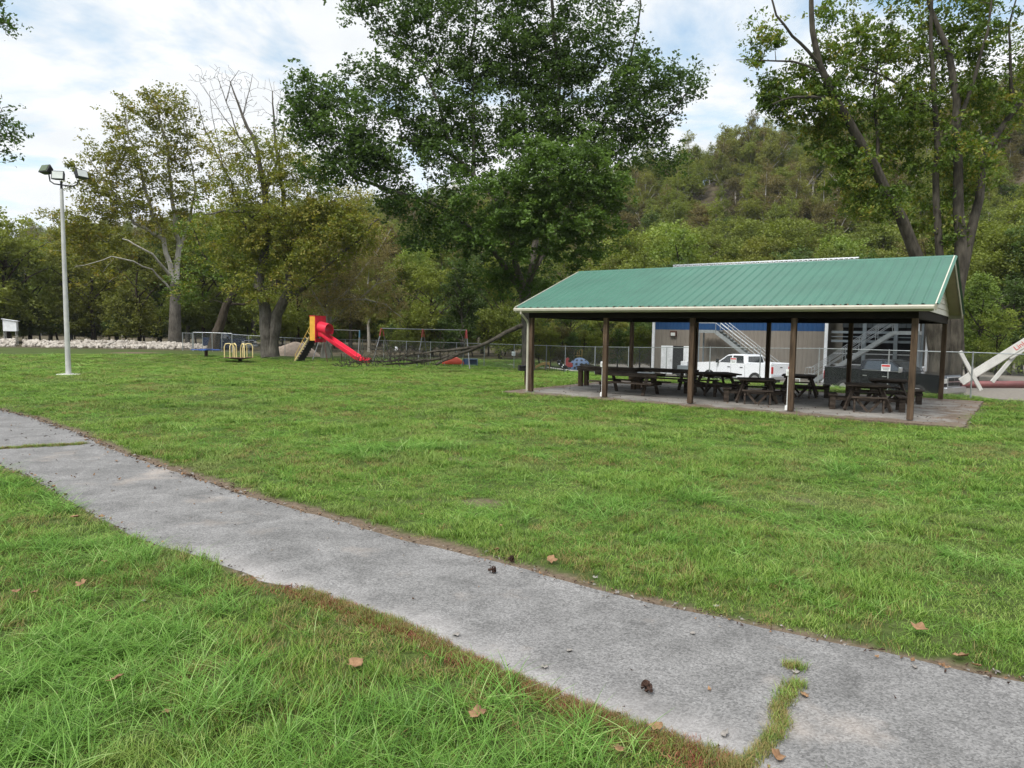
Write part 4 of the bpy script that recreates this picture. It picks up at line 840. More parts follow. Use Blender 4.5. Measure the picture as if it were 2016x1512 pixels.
a_ = so_.data.attributes.new('litter', 'FLOAT', 'POINT'); a_.data.foreach_set('value', lit.astype(np.float32))
md = so_.modifiers.new('thick', 'SOLIDIFY'); md.thickness = .12; md.offset = -1
LFT = -4 * BAY; ZB = 2.745
for j, tt in enumerate((0, PT)):
    for i in range(5):
        p = MB().box((-i * BAY, tt, (ZB + .045) / 2 + .022), (.15, .15, ZB - .045)).build('post', M['post'], pv, bevel=.008)
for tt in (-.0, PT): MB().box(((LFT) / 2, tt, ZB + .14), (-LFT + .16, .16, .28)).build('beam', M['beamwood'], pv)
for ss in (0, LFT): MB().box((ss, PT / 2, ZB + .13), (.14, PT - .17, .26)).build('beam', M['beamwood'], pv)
ZR, ZE, OV, OE = 4.68, 3.06, .46, .39; TM = PT / 2; RUN = TM + OE; SLP = (ZR - ZE) / RUN
# ribbed roof sheets
def roof_side(sgn):
    prof = []; x = LFT - OV; k = 0
    xe = OV; step = .3048
    while x < xe - 1e-6:
        x1 = min(x + step, xe)
        prof += [(x, 0), (x + .03, .032), (x + .065, .032), (x + .11, 0), (x1 - .09 if x1 - x > .25 else x1, 0)]
        x = x1
    prof.append((xe, 0)); V = []; F = []; n = len(prof)
    for j in range(2):
        t = (TM - sgn * RUN) if j == 0 else TM; z = ZE if j == 0 else ZR
        for (px, h) in prof: V.append((px, t, z + h + .03))
    for i in range(n - 1): F.append((i, i + 1, n + i + 1, n + i) if sgn > 0 else (i + 1, i, n + i, n + i + 1))
    b = MB(); b.v = V; b.f = F
    return b
rf = roof_side(1).build('roof', M['roof'], pv); roof_side(-1).build('roof', M['roof'], pv)
MB().prism([(-.12, ZR - .01), (0, ZR + .07), (.12, ZR - .01), (.12, ZR - .03), (0, ZR + .045), (-.12, ZR - .03)], -OV - .01, -LFT + OV + .01, Matrix(((0, -1, 0), (1, 0, 0), (0, 0, 1))), (0, TM, 0)).build('ridge_cap', M['roof'], rf)
for sgn in (1, -1):    # sheathing under the metal
    a = Vector(((LFT) / 2, TM - sgn * RUN + sgn * .03, ZE)); c = Vector((LFT / 2, TM, ZR - .01)); MB().beam(a, c, -LFT + 2 * OV - .06, .03).build('sheathing', M['soffit'], pv)
    # rake boards and their soffits
    for ss in (OV, LFT - OV):
        MB().beam((ss + (.02 if ss > 0 else -.02), TM - sgn * (RUN + .01), ZE - .035), (ss + (.02 if ss > 0 else -.02), TM, ZR - .035), .03, .19).build('rake_board', M['cream'], pv)
for i in range(14):   # rafters
    ss = LFT + .05 + i * (-LFT - .1) / 13
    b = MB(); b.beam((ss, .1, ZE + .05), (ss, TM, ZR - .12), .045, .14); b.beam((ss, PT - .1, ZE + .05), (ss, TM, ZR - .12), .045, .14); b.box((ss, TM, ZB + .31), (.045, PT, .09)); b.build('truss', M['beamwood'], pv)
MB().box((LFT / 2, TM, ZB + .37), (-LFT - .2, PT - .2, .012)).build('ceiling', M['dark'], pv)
for ss, sg_ in ((.085, 1), (LFT - .085, -1)):   # lap siding in the gables
    b = MB(); z = ZB + .25; k = 0
    while z < ZR - .25:
        z1 = min(z + .18, ZR - .16); 
        def half(zz): return max(.02, (ZR - .06 - zz) / SLP)
        h0, h1 = min(half(z), TM + .12), min(half(z1), TM + .12); d0, d1 = (.024, .004)
        b.poly([(ss + sg_ * d0, TM - h0, z), (ss + sg_ * d0, TM + h0, z), (ss + sg_ * d1, TM + h1, z1), (ss + sg_ * d1, TM - h1, z1)], (0, 1, 2, 3))
        b.poly([(ss, TM - h0, z), (ss, TM + h0, z), (ss + sg_ * d0, TM + h0, z), (ss + sg_ * d0, TM - h0, z)], (0, 1, 2, 3)); z = z1
    b.build('siding', M['siding'], pv)
gt = MB().prism([(-.02, .0), (-.12, .0), (-.135, -.04), (-.12, -.10), (-.02, -.11)], -OV, -LFT + OV, Matrix(((0, -1, 0), (1, 0, 0), (0, 0, 1))), (0, -OE, ZE + .02)).build('gutter', M['cream'], pv)
MB().box((LFT / 2, -OE + .0, ZE - .055), (-LFT + 2 * OV - .04, .025, .15)).build('fascia', M['cream'], pv)
MB().box((LFT / 2, PT + OE, ZE - .055), (-LFT + 2 * OV - .04, .025, .15)).build('fascia', M['cream'], pv)
MB().box((LFT / 2, -OE / 2 - .04, ZE - .13), (-LFT + 2 * OV - .1, OE - .1, .012)).build('soffit', M['soffit'], pv)
x0 = LFT - .12
MB().tube([(x0 - .05, -OE - .07, ZE - .08), (x0 - .05, -OE - .07, ZE - .17), (x0 + .0, -.14, ZE - .42), (x0 + .01, -.09, ZE - .55), (x0 + .01, -.09, .25), (x0 + .01, -.09, .10)], .042, 8).build('downspout', M['cream'], pv, smooth=True)
# outlet boxes and conduits on two front posts
for i in (3, 1):
    xx = -i * BAY - .10; k = thing('power_outlet', 'white outlet box and conduit on the %s front post' % ('second-from-left' if i == 3 else 'second-from-right'), 'outlet', pav(xx, -.02, .045), PRZ, 'outlet boxes on the front posts')
    MB().tube([(0, 0, .1), (0, 0, 1.05)], .014, 8).build('conduit', M['conduit'], k)
    MB().box((0, 0, 1.13), (.11, .08, .19)).build('box', M['conduit'], k, bevel=.01); MB().box((0, 0, .10), (.10, .08, .14)).build('base_box', M['conduit'], k, bevel=.01)
    MB().box((0, -.045, 1.13), (.035, .01, .07)).build('socket', M['pole'], k)

# ------------------------------------------------------------------ picnic tables
def plank_top(b, cx, cy, z, lx, ly, n, th=.045, along='x', gap=.012):
    for i in range(n):
        if along == 'x': b.box((cx, cy - ly / 2 + (i + .5) * ly / n, z + .001 * (i % 3)), (lx, ly / n - gap, th))
        else: b.box((cx - lx / 2 + (i + .5) * lx / n, cy, z + .001 * (i % 3)), (lx / n - gap, ly, th))
def square_table(label, s, t, rot, sc=1.0, w=1.16):
    k = thing('picnic_table', label, 'picnic table', pav(s, t, .045), PRZ + rot, 'square picnic tables with four benches')
    b = MB(); plank_top(b, 0, 0, .75, w, w, 8, .045); b.build('tabletop', M['tablewood'], k, bevel=.004)
    b = MB()
    for q in (-1, 1): b.box((0, q * .32, .70), (w - .12, .04, .09)); b.box((q * .32, 0, .655), (.04, w - .12, .08))
    for q in (-.30, .30): b.box((q, 0, .37), (.04, 2.06, .09))
    for q in (-.34, .34): b.box((0, q, .325), (2.06, .04, .09 - .004))
    b.build('frame', M['tablewood'], k)
    for a in range(4):
        R = Matrix.Rotation(a * pi / 2, 3, 'Z')
        b = MB()
        for q in (-.065, .065): b.box(R @ Vector((.93 + q, 0, .44)), (.12, .92, .04), rz=a * pi / 2)
        b.build('bench', M['tablewood'], k, bevel=.004)
        for q in (-.38, .38):
            MB().box(R @ Vector((.93, q, .21)), (.16, .045, .42), rz=a * pi / 2).build('leg', M['tablewood'], k)
        b = MB(); b.beam(R @ Vector((.93, -.34, .40)), R @ Vector((.93, -.02, .02)), .04, .07); b.beam(R @ Vector((.93, .34, .40)), R @ Vector((.93, .02, .02)), .04, .07); b.build('brace', M['tablewood'], k)
        MB().beam(R @ Vector((.36, .36, .72)), R @ Vector((.62, .62, .02)), .05, .10).build('table_leg', M['tablewood'], k)
    k.scale = (sc,) * 3
    return k
square_table('square picnic table nearest the right end of the pavilion, benches on four sides', -1.45, 2.25, .25)
square_table('square picnic table left of the outlet post, closest to the slab edge', -4.75, 2.25, .35)
square_table('square picnic table at the back right, in front of the warning sign', -1.35, 5.6, .15)
square_table('square picnic table at the back, behind the outlet post', -4.3, 5.9, .2)
square_table('large dark square picnic table right of the middle front post', -6.75, 4.0, .72, 1.04, 1.34)
def long_table(label, s, t, L=2.4, group='long picnic tables', rot=0.0):
    k = thing('picnic_table', label, 'picnic table', pav(s, t, .045), PRZ + rot, group)
    b = MB(); plank_top(b, 0, 0, .755, L, .74, 5); b.build('tabletop', M['tablewood'], k, bevel=.004)
    for q in (-1, 1):
        b = MB(); plank_top(b, 0, q * .72, .44, L, .27, 2); b.build('bench', M['tablewood'], k, bevel=.004)
        MB().box((0, q * .365, .695), (L - .04, .035, .09)).build('apron', M['tablewood'], k)
    for x_ in (-L / 2 + .42, L / 2 - .42):
        for q in (-1, 1): MB().beam((x_, q * .26, .73), (x_, q * .62, 0), .04, .12, up=(1, 0, 0)).build('leg', M['tablewood'], k)
        MB().box((x_ + .045, 0, .375), (.045, 1.66, .10)).build('crossbar', M['tablewood'], k); MB().box((x_ + .045, 0, .69), (.045, .7, .08)).build('cleat', M['tablewood'], k)
    return k
long_table('long picnic table with a folded white board on top, left of the middle', -9.25, 2.05, 2.5)
long_table('long picnic table standing behind the one with the white board', -9.4, 5.6, 2.5)
tag(MB().box((0, 0, 0), (.62, .16, .035)).build('folded_board', M['bwhite'], None, bevel=.01, loc=pav(-8.55, 1.95, .845), rz=PRZ + .03), 'white folded board lying on the long picnic table', 'board')
k = thing('serving_counter', 'long plank counter on thick square legs at the left end of the pavilion', 'counter', pav(-11.2, 4.15, .045), PRZ)
b = MB(); plank_top(b, 0, 0, .80, 2.7, .72, 4, .05); b.build('tabletop', M['tablewood'], k, bevel=.004)
for q in (-1, 1): MB().box((0, q * .34, .71), (2.62, .04, .12)).build('apron', M['tablewood'], k)
for x_ in (-1.2, 1.2):
    for q in (-1, 1): MB().box((x_, q * .24, .335), (.17, .15, .67)).build('leg', M['post'], k, bevel=.006)

# ------------------------------------------------------------------ park grill
g = ong(1034, 760); k = thing('park_grill', 'black charcoal grill on a single post at the left front of the pavilion', 'grill', g, .15)
MB().tube([(0, 0, 0), (0, 0, .66)], .04, 8).build('post', M['rust'], k)
b = MB(); b.box((0, 0, .645), (.56, .42, .02))
for (c, d) in (((0, .2, .75), (.56, .02, .22)), ((-.28, 0, .75), (.02, .38, .22)), ((.28, 0, .75), (.02, .38, .22)), ((0, -.2, .70), (.52, .02, .12))): b.box(c, d)
b.build('firebox', M['black'], k)
b = MB(); [b.tube([(-.27, y_, .84), (.27, y_, .84)], .008, 5) for y_ in np.linspace(-.16, .16, 11)]; b.build('grate', M['black'], k)
for q in (-.2, .2): MB().tube([(q, -.2, .84), (q, -.36, .84), (q, -.36, .82)], .012, 6).build('handle', M['black'], k)

# ------------------------------------------------------------------ light pole
lp = ong(135, 738); k = thing('light_pole', 'tall grey metal light pole with three floodlights, standing on the left lawn', 'light pole', lp)
H_ = aty(121, 372, lp.y).z - lp.z; tl = aty(121, 372, lp.y).x - lp.x
MB().tube([(0, 0, 0), (tl * .5, 0, H_ * .5), (tl, 0, H_)], [.115, .095, .07], 14).build('pole', M['pole'], k, smooth=True)
MB().disc((0, 0, .04), .2, .06, 16).build('base_plate', M['pole'], k)
MB().disc((0, 0, .015), .48, .04, 20).build('footing', M['siding'], k)
Zt = H_; b = MB(); b.tube([(tl, 0, Zt), (tl, 0, Zt + .32)], .05, 8); b.tube([(tl, 0, Zt + .18), (tl - .32, 0, Zt + .22), (tl - .50, 0, Zt + .34), (tl - .54, 0, Zt + .62)], .03, 8); b.tube([(tl, 0, Zt + .18), (tl + .50, 0, Zt + .12), (tl + .72, 0, Zt + .22), (tl + .76, 0, Zt + .42)], .03, 8); b.build('bracket', M['black'], k, smooth=True)
def flood(x_, z_, rz, tilt, glass):
    R = Matrix.Rotation(rz, 3, 'Z') @ Matrix.Rotation(tilt, 3, 'X'); b = MB(); c = Vector((x_, -.05, z_))
    pr = [(-.27, -.2), (.27, -.2), (.27, .2), (-.27, .2)]
    fr = [c + R @ Vector((p[0], -.14, p[1])) for p in pr]; bk = [c + R @ Vector((p[0] * .7, .14, p[1] * .7)) for p in pr]
    b.poly(fr + bk, (0, 1, 2, 3), (7, 6, 5, 4), (0, 4, 5, 1), (1, 5, 6, 2), (2, 6, 7, 3), (3, 7, 4, 0)); h = b.build('floodlight', M['black'], k, bevel=.02)
    MB().box(c + R @ Vector((0, -.15, 0)), (.44, .02, .31), M=R).build('lens', glass, h)
flood(tl - .60, Zt + .80, -.35, -.5, M['lampglass_green']); flood(tl - .06, Zt + .55, .15, -.15, M['lampglass']); flood(tl + .90, Zt + .62, 1.15, -.35, M['lampglass'])

# ------------------------------------------------------------------ chain link fences
def chain_fence(pts, label, name='chain_link_fence', hgt=1.72, every=None, cell=.062, group='chain link fence runs', lean=None, thick=(0.028, .02)):
    P = [Vector((p[0], p[1], float(gz(p[0], p[1])))) for p in pts]; k = thing(name, label, 'fence', P[0], 0, group); o = P[0]
    up = Vector((0, 0, hgt)); 
    for i, p in enumerate(P): MB().tube([p - o, p - o + up + Vector((0, 0, .04))], thick[0] + (.012 if i in (0, len(P) - 1) else 0), 8).build('post', M['galv'], k)
    for a, c in zip(P, P[1:]):
        MB().tube([a - o + up, c - o + up], thick[1], 6).build('top_rail', M['galv'], k)
        L = (c - a).length; d = (c - a) / L; b = MB(); w_ = .0015; nrm = Vector((0, 0, 1))
        n_ = int((L + hgt) / cell)
        for q in range(1, n_):
            u0 = q * cell
            for s_ in (1, -1):
                # a wire at 45 degrees, clipped to the panel
                x0_, z0_ = (u0, 0) if u0 <= L else (L, u0 - L); x1_, z1_ = (u0 - hgt, hgt) if u0 - hgt >= 0 else (0, u0)
                if s_ < 0: x0_, x1_ = L - x0_, L - x1_
                if abs(x0_ - x1_) < .01: continue
                def pt(xx, zz): return a - o + d * xx + Vector((0, 0, zz)) 
                A, B = pt(x0_, z0_), pt(x1_, z1_); wv = Vector((0, 0, w_))
                b.poly([A - wv, B - wv, B + wv, A + wv], (0, 1, 2, 3))
        b.build('mesh', M['wire'], k)
    return k
chain_fence([tuple(FA + FS * q) for q in range(-3, 9)] + [tuple(GATE)], 'chain link fence run behind the pavilion, from the right edge to the gate post')
C1 = np.array((-13.4, 63.5)); chain_fence([tuple(GATE + (C1 - GATE) * q / 7) for q in range(8)], 'chain link fence run behind the swings and the fallen limb')
def xy_at(px, Y): p = aty(px, 690, Y); return (p.x, Y)
C2 = [tuple(C1), xy_at(680, 64.2), xy_at(640, 65), xy_at(600, 65.7), xy_at(561, 66.3), xy_at(525, 67), xy_at(490, 67.5), xy_at(457, 68)]
chain_fence(C2, 'chain link fence run behind the merry-go-round and slide')
chain_fence([xy_at(457, 68.1), xy_at(437, 68.2), xy_at(418, 68.3), xy_at(399, 68.4), xy_at(381, 68.5)], 'double gate section with thick posts behind the blue spinner', name='chain_link_gate', thick=(.035, .03), hgt=1.8, group=None)
chain_fence([xy_at(379, 68.6), xy_at(360, 69.5)], 'last short chain link panel left of the gate', group='chain link fence runs')
def sign(px, py, D_, w_, h_, label, rows):
    p = aty(px, py, D_); k = thing('fence_sign', label, 'sign', p, -.9 if px > 1200 else -.75, 'small signs wired to the fence')
    MB().box((0, 0, 0), (w_, .006, h_)).build('panel', M['bwhite'], k)
    for (z_, hh_, ww_, mm) in rows: MB().box((0, -.005, z_ * h_), (ww_ * w_, .004, hh_ * h_)).build('marking', mm, k)
M['signred'] = mat('red sign paint', (.5, .03, .03), .5); M['signgrey'] = mat('grey lettering', (.22, .22, .22), .6)
def fence_D(px, A=FA, Bv=FS):   # depth of the right fence run at a pixel column
    r = ray(px, 700); X = r[0] / r[1]; s_ = (A[0] - X * A[1]) / (X * Bv[1] - Bv[0]); return A[1] + Bv[1] * s_
lines = [(-.02, .07, .8, M['signgrey']), (-.17, .07, .7, M['signgrey']), (-.32, .07, .6, M['signgrey'])]
sign(1744, 724, fence_D(1744) - .09, .36, .28, 'red and white warning sign on the fence in front of the black truck', [(.28, .26, .9, M['signred'])] + lines)
sign(1444, 710, fence_D(1444) - .09, .34, .30, 'pale sign with red heading on the fence in front of the white truck', [(.30, .22, .9, M['signred'])] + lines)
cd_ = C1 - GATE
sign(1011, 696, fence_D(1011, GATE, cd_) - .1, .36, .30, 'small white sign on the fence left of the maple trunk', lines)
sign(780, 686, fence_D(780, GATE, cd_) - .1, .36, .30, 'small white sign on the fence behind the swing set', lines)

# ------------------------------------------------------------------ playground
sl_f = ong(587, 711); D_s = sl_f.y
def SP(px, py, D_): return aty(px, py, D_)
k = thing('slide', 'tall slide with red chute, red tube top and yellow side panel', 'slide', sl_f); o = sl_f
top = SP(632, 662, D_s) - o; tz = top.z; 
cB = SP(725, 716, D_s - 2.3) - o; 
hd = Vector((cB.x - top.x, cB.y - top.y, 0)); hd.normalize(); sd_ = Vector((-hd.y, hd.x, 0)); W2 = .36
# chute: channel section along the slope, then a flat run-out
cpts = [top + Vector((0, 0, .02)), top + hd * .35 + Vector((0, 0, -.02))]
end = cB + Vector((0, 0, .12)); st_ = end - hd * .75 + Vector((0, 0, .06)); cpts += [st_, end]
b = MB(); 
prof = [(-W2 - .03, .30), (-W2, .30), (-W2 * .85, .05), (-W2 * .5, 0), (W2 * .5, 0), (W2 * .85, .05), (W2, .30), (W2 + .03, .30), (W2 + .03, .24), (W2 * .9, -.02), (W2 * .5, -.05), (-W2 * .5, -.05), (-W2 * .9, -.02), (-W2 - .03, .24)]
n_ = len(prof)
for p in cpts: b.v += [tuple(p + sd_ * q[0] + Vector((0, 0, q[1]))) for q in prof]
for i in range(len(cpts) - 1):
    for q in range(n_): b.f.append([i * n_ + q, i * n_ + (q + 1) % n_, (i + 1) * n_ + (q + 1) % n_, (i + 1) * n_ + q])
b.build('chute', M['red'], k, smooth=True)
# housing: red front panel, yellow sides, tube hood
hz0, hz1 = top.z - .35, top.z + 1.62; fc = top - hd * .05
b = MB(); b.beam(fc + Vector((0, 0, hz0 - top.z + .02)) - sd_ * .62, fc + Vector((0, 0, hz0 - top.z + .02)) + sd_ * .62, .05, .3)
b.box(fc + Vector((0, 0, 1.32)), (.05, 1.2, .62), rz=atan2(hd.y, hd.x)); 
for q in (-1, 1): b.box(fc + sd_ * q * .50 + Vector((0, 0, .46)), (.05, .24, 1.15), rz=atan2(hd.y, hd.x))
b.build('front_panel', M['red'], k)
for q in (-1, 1): MB().box(fc - hd * .30 + sd_ * q * .6 + Vector((0, 0, (hz0 + hz1) / 2 - top.z)), (.54, .04, hz1 - hz0), rz=atan2(hd.y, hd.x)).build('side_panel', M['yellow'], k)
MB().box(fc - hd * .28 + Vector((0, 0, hz1 - top.z)), (.62, 1.28, .05), rz=atan2(hd.y, hd.x)).build('roof', M['red'], k)
b = MB(); ta, te = fc + Vector((0, 0, .72)), fc + hd * .95 + Vector((0, 0, .52)); nr = 20
for j, c in enumerate((ta, te)):
    for q in range(nr + 1):
        an = radians(-50) + radians(280) * q / nr
        for rr_ in (.50, .47): b.v.append(tuple(c + sd_ * cos(an) * rr_ + Vector((0, 0, sin(an) * rr_))))
for q in range(nr):
    i0 = q * 2; m_ = (nr + 1) * 2
    b.f += [[i0, i0 + 2, m_ + i0 + 2, m_ + i0], [i0 + 1, m_ + i0 + 1, m_ + i0 + 3, i0 + 3], [m_ + i0, m_ + i0 + 2, m_ + i0 + 3, m_ + i0 + 1]]
b.build('tube_hood', M['red'], k, smooth=True)
b = MB(); b.box(fc - hd * .42 + Vector((0, 0, -.06)), (.8, 1.2, .05), rz=atan2(hd.y, hd.x)); b.build('platform', M['black'], k)
# stairs
ft = Vector((0, 0, 0)); tp = fc - hd * .82 + Vector((0, 0, -.05)); s0 = ft + sd_ * 0
st = Vector((SP(587, 711, D_s).x - o.x, 0, 0)); sdir = tp - st; b = MB()
for q in range(10):
    c = st + sdir * ((q + .5) / 10); b.box(c, (.34, .74, .07), rz=atan2(hd.y, hd.x)); b.box(c + Vector((0, 0, -.13)) + hd * .14, (.03, .74, .26), rz=atan2(hd.y, hd.x))
b.build('steps', M['black'], k)
for q in (-1, 1):
    off = sd_ * q * .40; MB().beam(st + off, tp + off, .035, .12).build('stringer', M['black'] if q > 0 else M['crail'], k)
for q in (1,):
    off = sd_ * q * .42 - hd * .75 + Vector((0, 0, .12)); MB().tube([st + off + Vector((0, 0, -.1)), st + off + Vector((0, 0, .35)), tp + off + Vector((0, 0, .7)), tp + sd_ * q * .6 + Vector((0, 0, 1.1))], .022, 6).build('handrail', M['yrail'], k)
    for w_ in range(6):
        c = st + sdir * (w_ + .15) / 6; MB().tube([c + off + Vector((0, 0, .15 + .08 * w_)), c + sd_ * q * .4], .018, 5).build('baluster', M['yrail'], k)
off = -sd_ * .44; MB().tube([st + off + Vector((0, 0, .0)), tp + off + Vector((0, 0, .02))], .025, 6).build('handrail', M['crail'], k)
for (p0, p1, mm) in (((637, 670), (645, 714), 'rust'), ((652, 680), (655, 711), 'galv'), ((672, 696), (673, 712), 'rust')):
    a = SP(p0[0], p0[1], D_s - .9) - o; c = ong(*p1) - o; MB().tube([a, c], .03, 6).build('support_leg', M[mm], k)

# merry-go-round with cream rails
mg = ong(470, 713); k = thing('merry_go_round', 'dark merry-go-round disc with cream yellow hand rails', 'merry-go-round', mg)
zd = aty(470, 703.5, mg.y).z - mg.z
MB().tube([(0, 0, -.05), (0, 0, zd)], .055, 8).build('post', M['black'], k); MB().box((.12, 0, .14), (.22, .12, .14)).build('hub', M['black'], k)
MB().tube([(0, 0, zd - .14), (0, 0, zd - .03), (0, 0, zd)], [.35, 1.0, 1.12], 28).build('platform', M['rust'], k, smooth=True)
for a_ in range(6):
    t_ = a_ * pi / 3 + .25; c0 = Vector((cos(t_) * 1.0, sin(t_) * 1.0, zd)); c1 = Vector((cos(t_ + .1) * .30, sin(t_ + .1) * .30, zd))
    MB().tube([c0, c0 + Vector((0, 0, .82)), c0.lerp(c1, .12) + Vector((0, 0, 1.0)), c0.lerp(c1, .5) + Vector((0, 0, 1.04)), c0.lerp(c1, .88) + Vector((0, 0, .9)), c1 + Vector((0, 0, .7)), c1], .036, 8).build('handrail', M['crail'], k, smooth=True)
# blue spinner
bs = ong(406, 702); k = thing('seat_spinner', 'blue metal spinner with flat seats on a short dark post', 'playground spinner', bs)
zs = aty(406, 688.5, bs.y).z - bs.z
MB().tube([(0, 0, 0), (0, 0, zs)], .13, 10).build('post', M['rust'], k)
MB().tube([(0, 0, zs - .05), (0, 0, zs + .05)], [.55, .62], 12).build('hub', M['blue'], k)
for a_ in range(4):
    t_ = a_ * pi / 2 + .12; R = Matrix.Rotation(t_, 3, 'Z'); MB().box(R @ Vector((.78, 0, zs)), (.72, .5, .06), M=R).build('seat', M['blue'], k, bevel=.02)

# swing frames
def swing(name, label, frames, mats, top_r=.035, seats=()):
    """frames: list of (top point, [foot points])"""
    o = frames[0][1][0].copy(); k = thing(name, label, 'swing set', o, 0, 'swing set frames')
    tops = [f_[0] for f_ in frames]
    MB().tube([t_ - o for t_ in tops], top_r, 8).build('top_bar', M['swingsteel'], k)
    for (tp_, feet), mt in zip(frames, mats):
        for fo in feet:
            d = fo - tp_; h = Vector((d.x, d.y, 0)); 
            MB().tube([tp_ - o, tp_ - o + h * .10 + Vector((0, 0, -.05)), tp_ - o + d * .22], top_r * 1.1, 8).build('elbow', M[mt], k, smooth=True)
            MB().tube([tp_ - o + d * .2, fo - o], top_r, 8).build('leg', M['swingsteel'], k)
    for (u_, L_) in seats:
        i = int(u_); p = tops[i].lerp(tops[i + 1], u_ - i) - o
        b = MB(); [b.tube([p + Vector((q, 0, 0)), p + Vector((q, 0, -L_))], .008, 4) for q in (-.22, .22)]; b.build('chain', M['rust'], k)
        MB().box(p + Vector((0, 0, -L_)), (.46, .16, .03)).build('seat', M['black'], k)
    return k
def A(px, py, D_, w, lean=0, zg=None):
    t_ = aty(px, py, D_); f1 = Vector((t_.x - w + lean, D_ - 1.15, 0)); f2 = Vector((t_.x + w + lean, D_ + 1.0, 0))
    f1.z = float(gz(f1.x, f1.y)); f2.z = float(gz(f2.x, f2.y)); return (t_, [f1, f2])
swing('swing_set', 'long swing frame with red elbows behind the fallen limb', [A(752, 646.5, 55.5, .55), A(833, 648.5, 53, .3), A(918, 650, 50.5, -.35)], ['redpaint', 'redpaint', 'redpaint'], seats=((.3, 1.7), (1.35, 1.5)))
swing('swing_set', 'short swing frame with blue elbows behind the red slide', [A(636, 648.5, 61, .6), A(708, 651, 59, -.1)], ['teal', 'teal'], seats=((.32, 1.75),))

# small playground pieces beyond the left end of the pavilion
M['tan'] = mat('tan moulded plastic', (.52, .33, .13), .5); M['palblue'] = mat('faded blue plastic', (.13, .20, .33), .5); M['orange'] = mat('orange red plastic', (.62, .09, .05), .5)
p = ong(1070, 727); k = thing('toddler_slide', 'small curved tan plastic slide just right of the maple trunk', 'slide', p)
b = MB(); pts_ = [(-.62, 0, .02), (-.52, 0, .16), (-.2, 0, .34), (.15, 0, .42), (.45, 0, .38)]
for (x_, y_, z_) in pts_: b.v += [(x_, -.24, z_ + .1), (x_, -.2, z_), (x_, .2, z_), (x_, .24, z_ + .1), (x_, .24, z_ - .06), (x_, -.24, z_ - .06)]
for i in range(4):
    for q in range(6): b.f.append([i * 6 + q, i * 6 + (q + 1) % 6, (i + 1) * 6 + (q + 1) % 6, (i + 1) * 6 + q])
b.build('chute', M['tan'], k, smooth=True); b = MB(); [b.tube([(x_, y_, 0), (x_, y_, .36)], .025, 6) for x_ in (.1, .42) for y_ in (-.18, .18)]; b.build('support_leg', M['tan'], k)
p = ong(1087, 733); k = thing('picket_edging', 'low black wire picket edging in front of the pale path strip', 'edging', p)
b = MB(); [b.tube([(x_, .1 * x_, 0), (x_, .1 * x_, .38)], .012, 5) for x_ in np.linspace(-.45, .75, 9)]; b.build('picket', M['black'], k); MB().tube([(-.45, -.045, .36), (.75, .075, .36)], .012, 5).build('rail', M['black'], k)
p = ong(1105, 732); k = thing('spring_rider', 'black spotted toddler rider on a coil spring beside the blue dome', 'spring rider', p)
b = MB(); b.tube([(.12 + .09 * cos(t_), .09 * sin(t_), .02 + .022 * t_) for t_ in np.linspace(0, 14, 60)], .014, 5); b.build('spring', M['black'], k)
b = MB(); b.prism([(-.32, .72), (-.18, .80), (-.02, .62), (.24, .46), (.40, .40), (.44, .22), (.28, .20), (-.02, .32), (-.26, .50)], -.10, .10); rb = b.build('body', M['black'], k, bevel=.02)
for (x_, z_) in ((-.16, .54), (.12, .46), (.05, .34)): MB().disc((x_, -.105, z_), .045, .012, 10, (0, 1, 0)).build('spot', M['bwhite'], rb)
MB().tube([(-.08, -.2, .74), (-.08, .2, .74)], .016, 6).build('handle', M['palblue'], k)
p = ong(1118, 731); k = thing('spring_rider', 'brown horse-like spring rider just left of the blue dome', 'spring rider', p)
b = MB(); b.prism([(-.24, .52), (-.20, .78), (-.10, .92), (.02, .94), (.10, .82), (.02, .78), (.0, .62), (.26, .58), (.34, .42), (.30, .28), (-.2, .28)], -.09, .09); b.build('body', M['redpaint'], k, bevel=.02)
b = MB(); b.tube([(.03 + .09 * cos(t_), .09 * sin(t_), .02 + .018 * t_) for t_ in np.linspace(0, 14, 60)], .014, 5); b.build('spring', M['rust'], k)
p = ong(1141, 729); k = thing('climbing_dome', 'faded blue plastic climbing dome with round holes near the fence', 'climbing dome', p)
b = MB(); R_ = .95; hh_ = 1.02; nu, nv = 22, 8
for j in range(nv + 1):
    ph = pi / 2 * j / nv
    for i in range(nu): b.v.append((R_ * cos(ph) * cos(2 * pi * i / nu), R_ * cos(ph) * sin(2 * pi * i / nu), hh_ * sin(ph)))
for j in range(nv):
    for i in range(nu):
        a0 = j * nu + i; b.f.append([a0, j * nu + (i + 1) % nu, (j + 1) * nu + (i + 1) % nu, a0 + nu])
dm = b.build('shell', M['palblue'], k, smooth=True)
for j, (ph, nn_, off_) in enumerate(((.95, 9, 0), (.55, 12, .2), (.22, 12, .0))):
    for i in range(nn_):
        th = 2 * pi * (i + off_) / nn_; c = Vector((R_ * cos(ph) * cos(th), R_ * cos(ph) * sin(th), hh_ * sin(ph))); nn2 = Vector((c.x / R_ ** 2, c.y / R_ ** 2, c.z / hh_ ** 2)).normalized()
        MB().disc(c, .10, .02, 12, nn2).build('hole', M['black'], dm)
k2 = thing('toy_climber_rail', 'small yellow rail frame showing above the blue dome', 'rail frame', p + Vector((.0, 2.2, 0)))
b = MB(); [b.tube([(x_, 0, 0), (x_, 0, 1.62)], .03, 6) for x_ in (-.28, -.02, .14, .38)]; b.build('upright', M['yrail'], k2); b = MB(); b.tube([(-.28, 0, 1.60), (.38, 0, 1.60)], .03, 6); b.tube([(-.28, 0, 1.1), (.38, 0, 1.1)], .03, 6); b.build('rail', M['yrail'], k2)
p = ong(1152, 731); k = thing('storage_bin', 'dark storage box standing in front of the blue dome', 'bin', p)
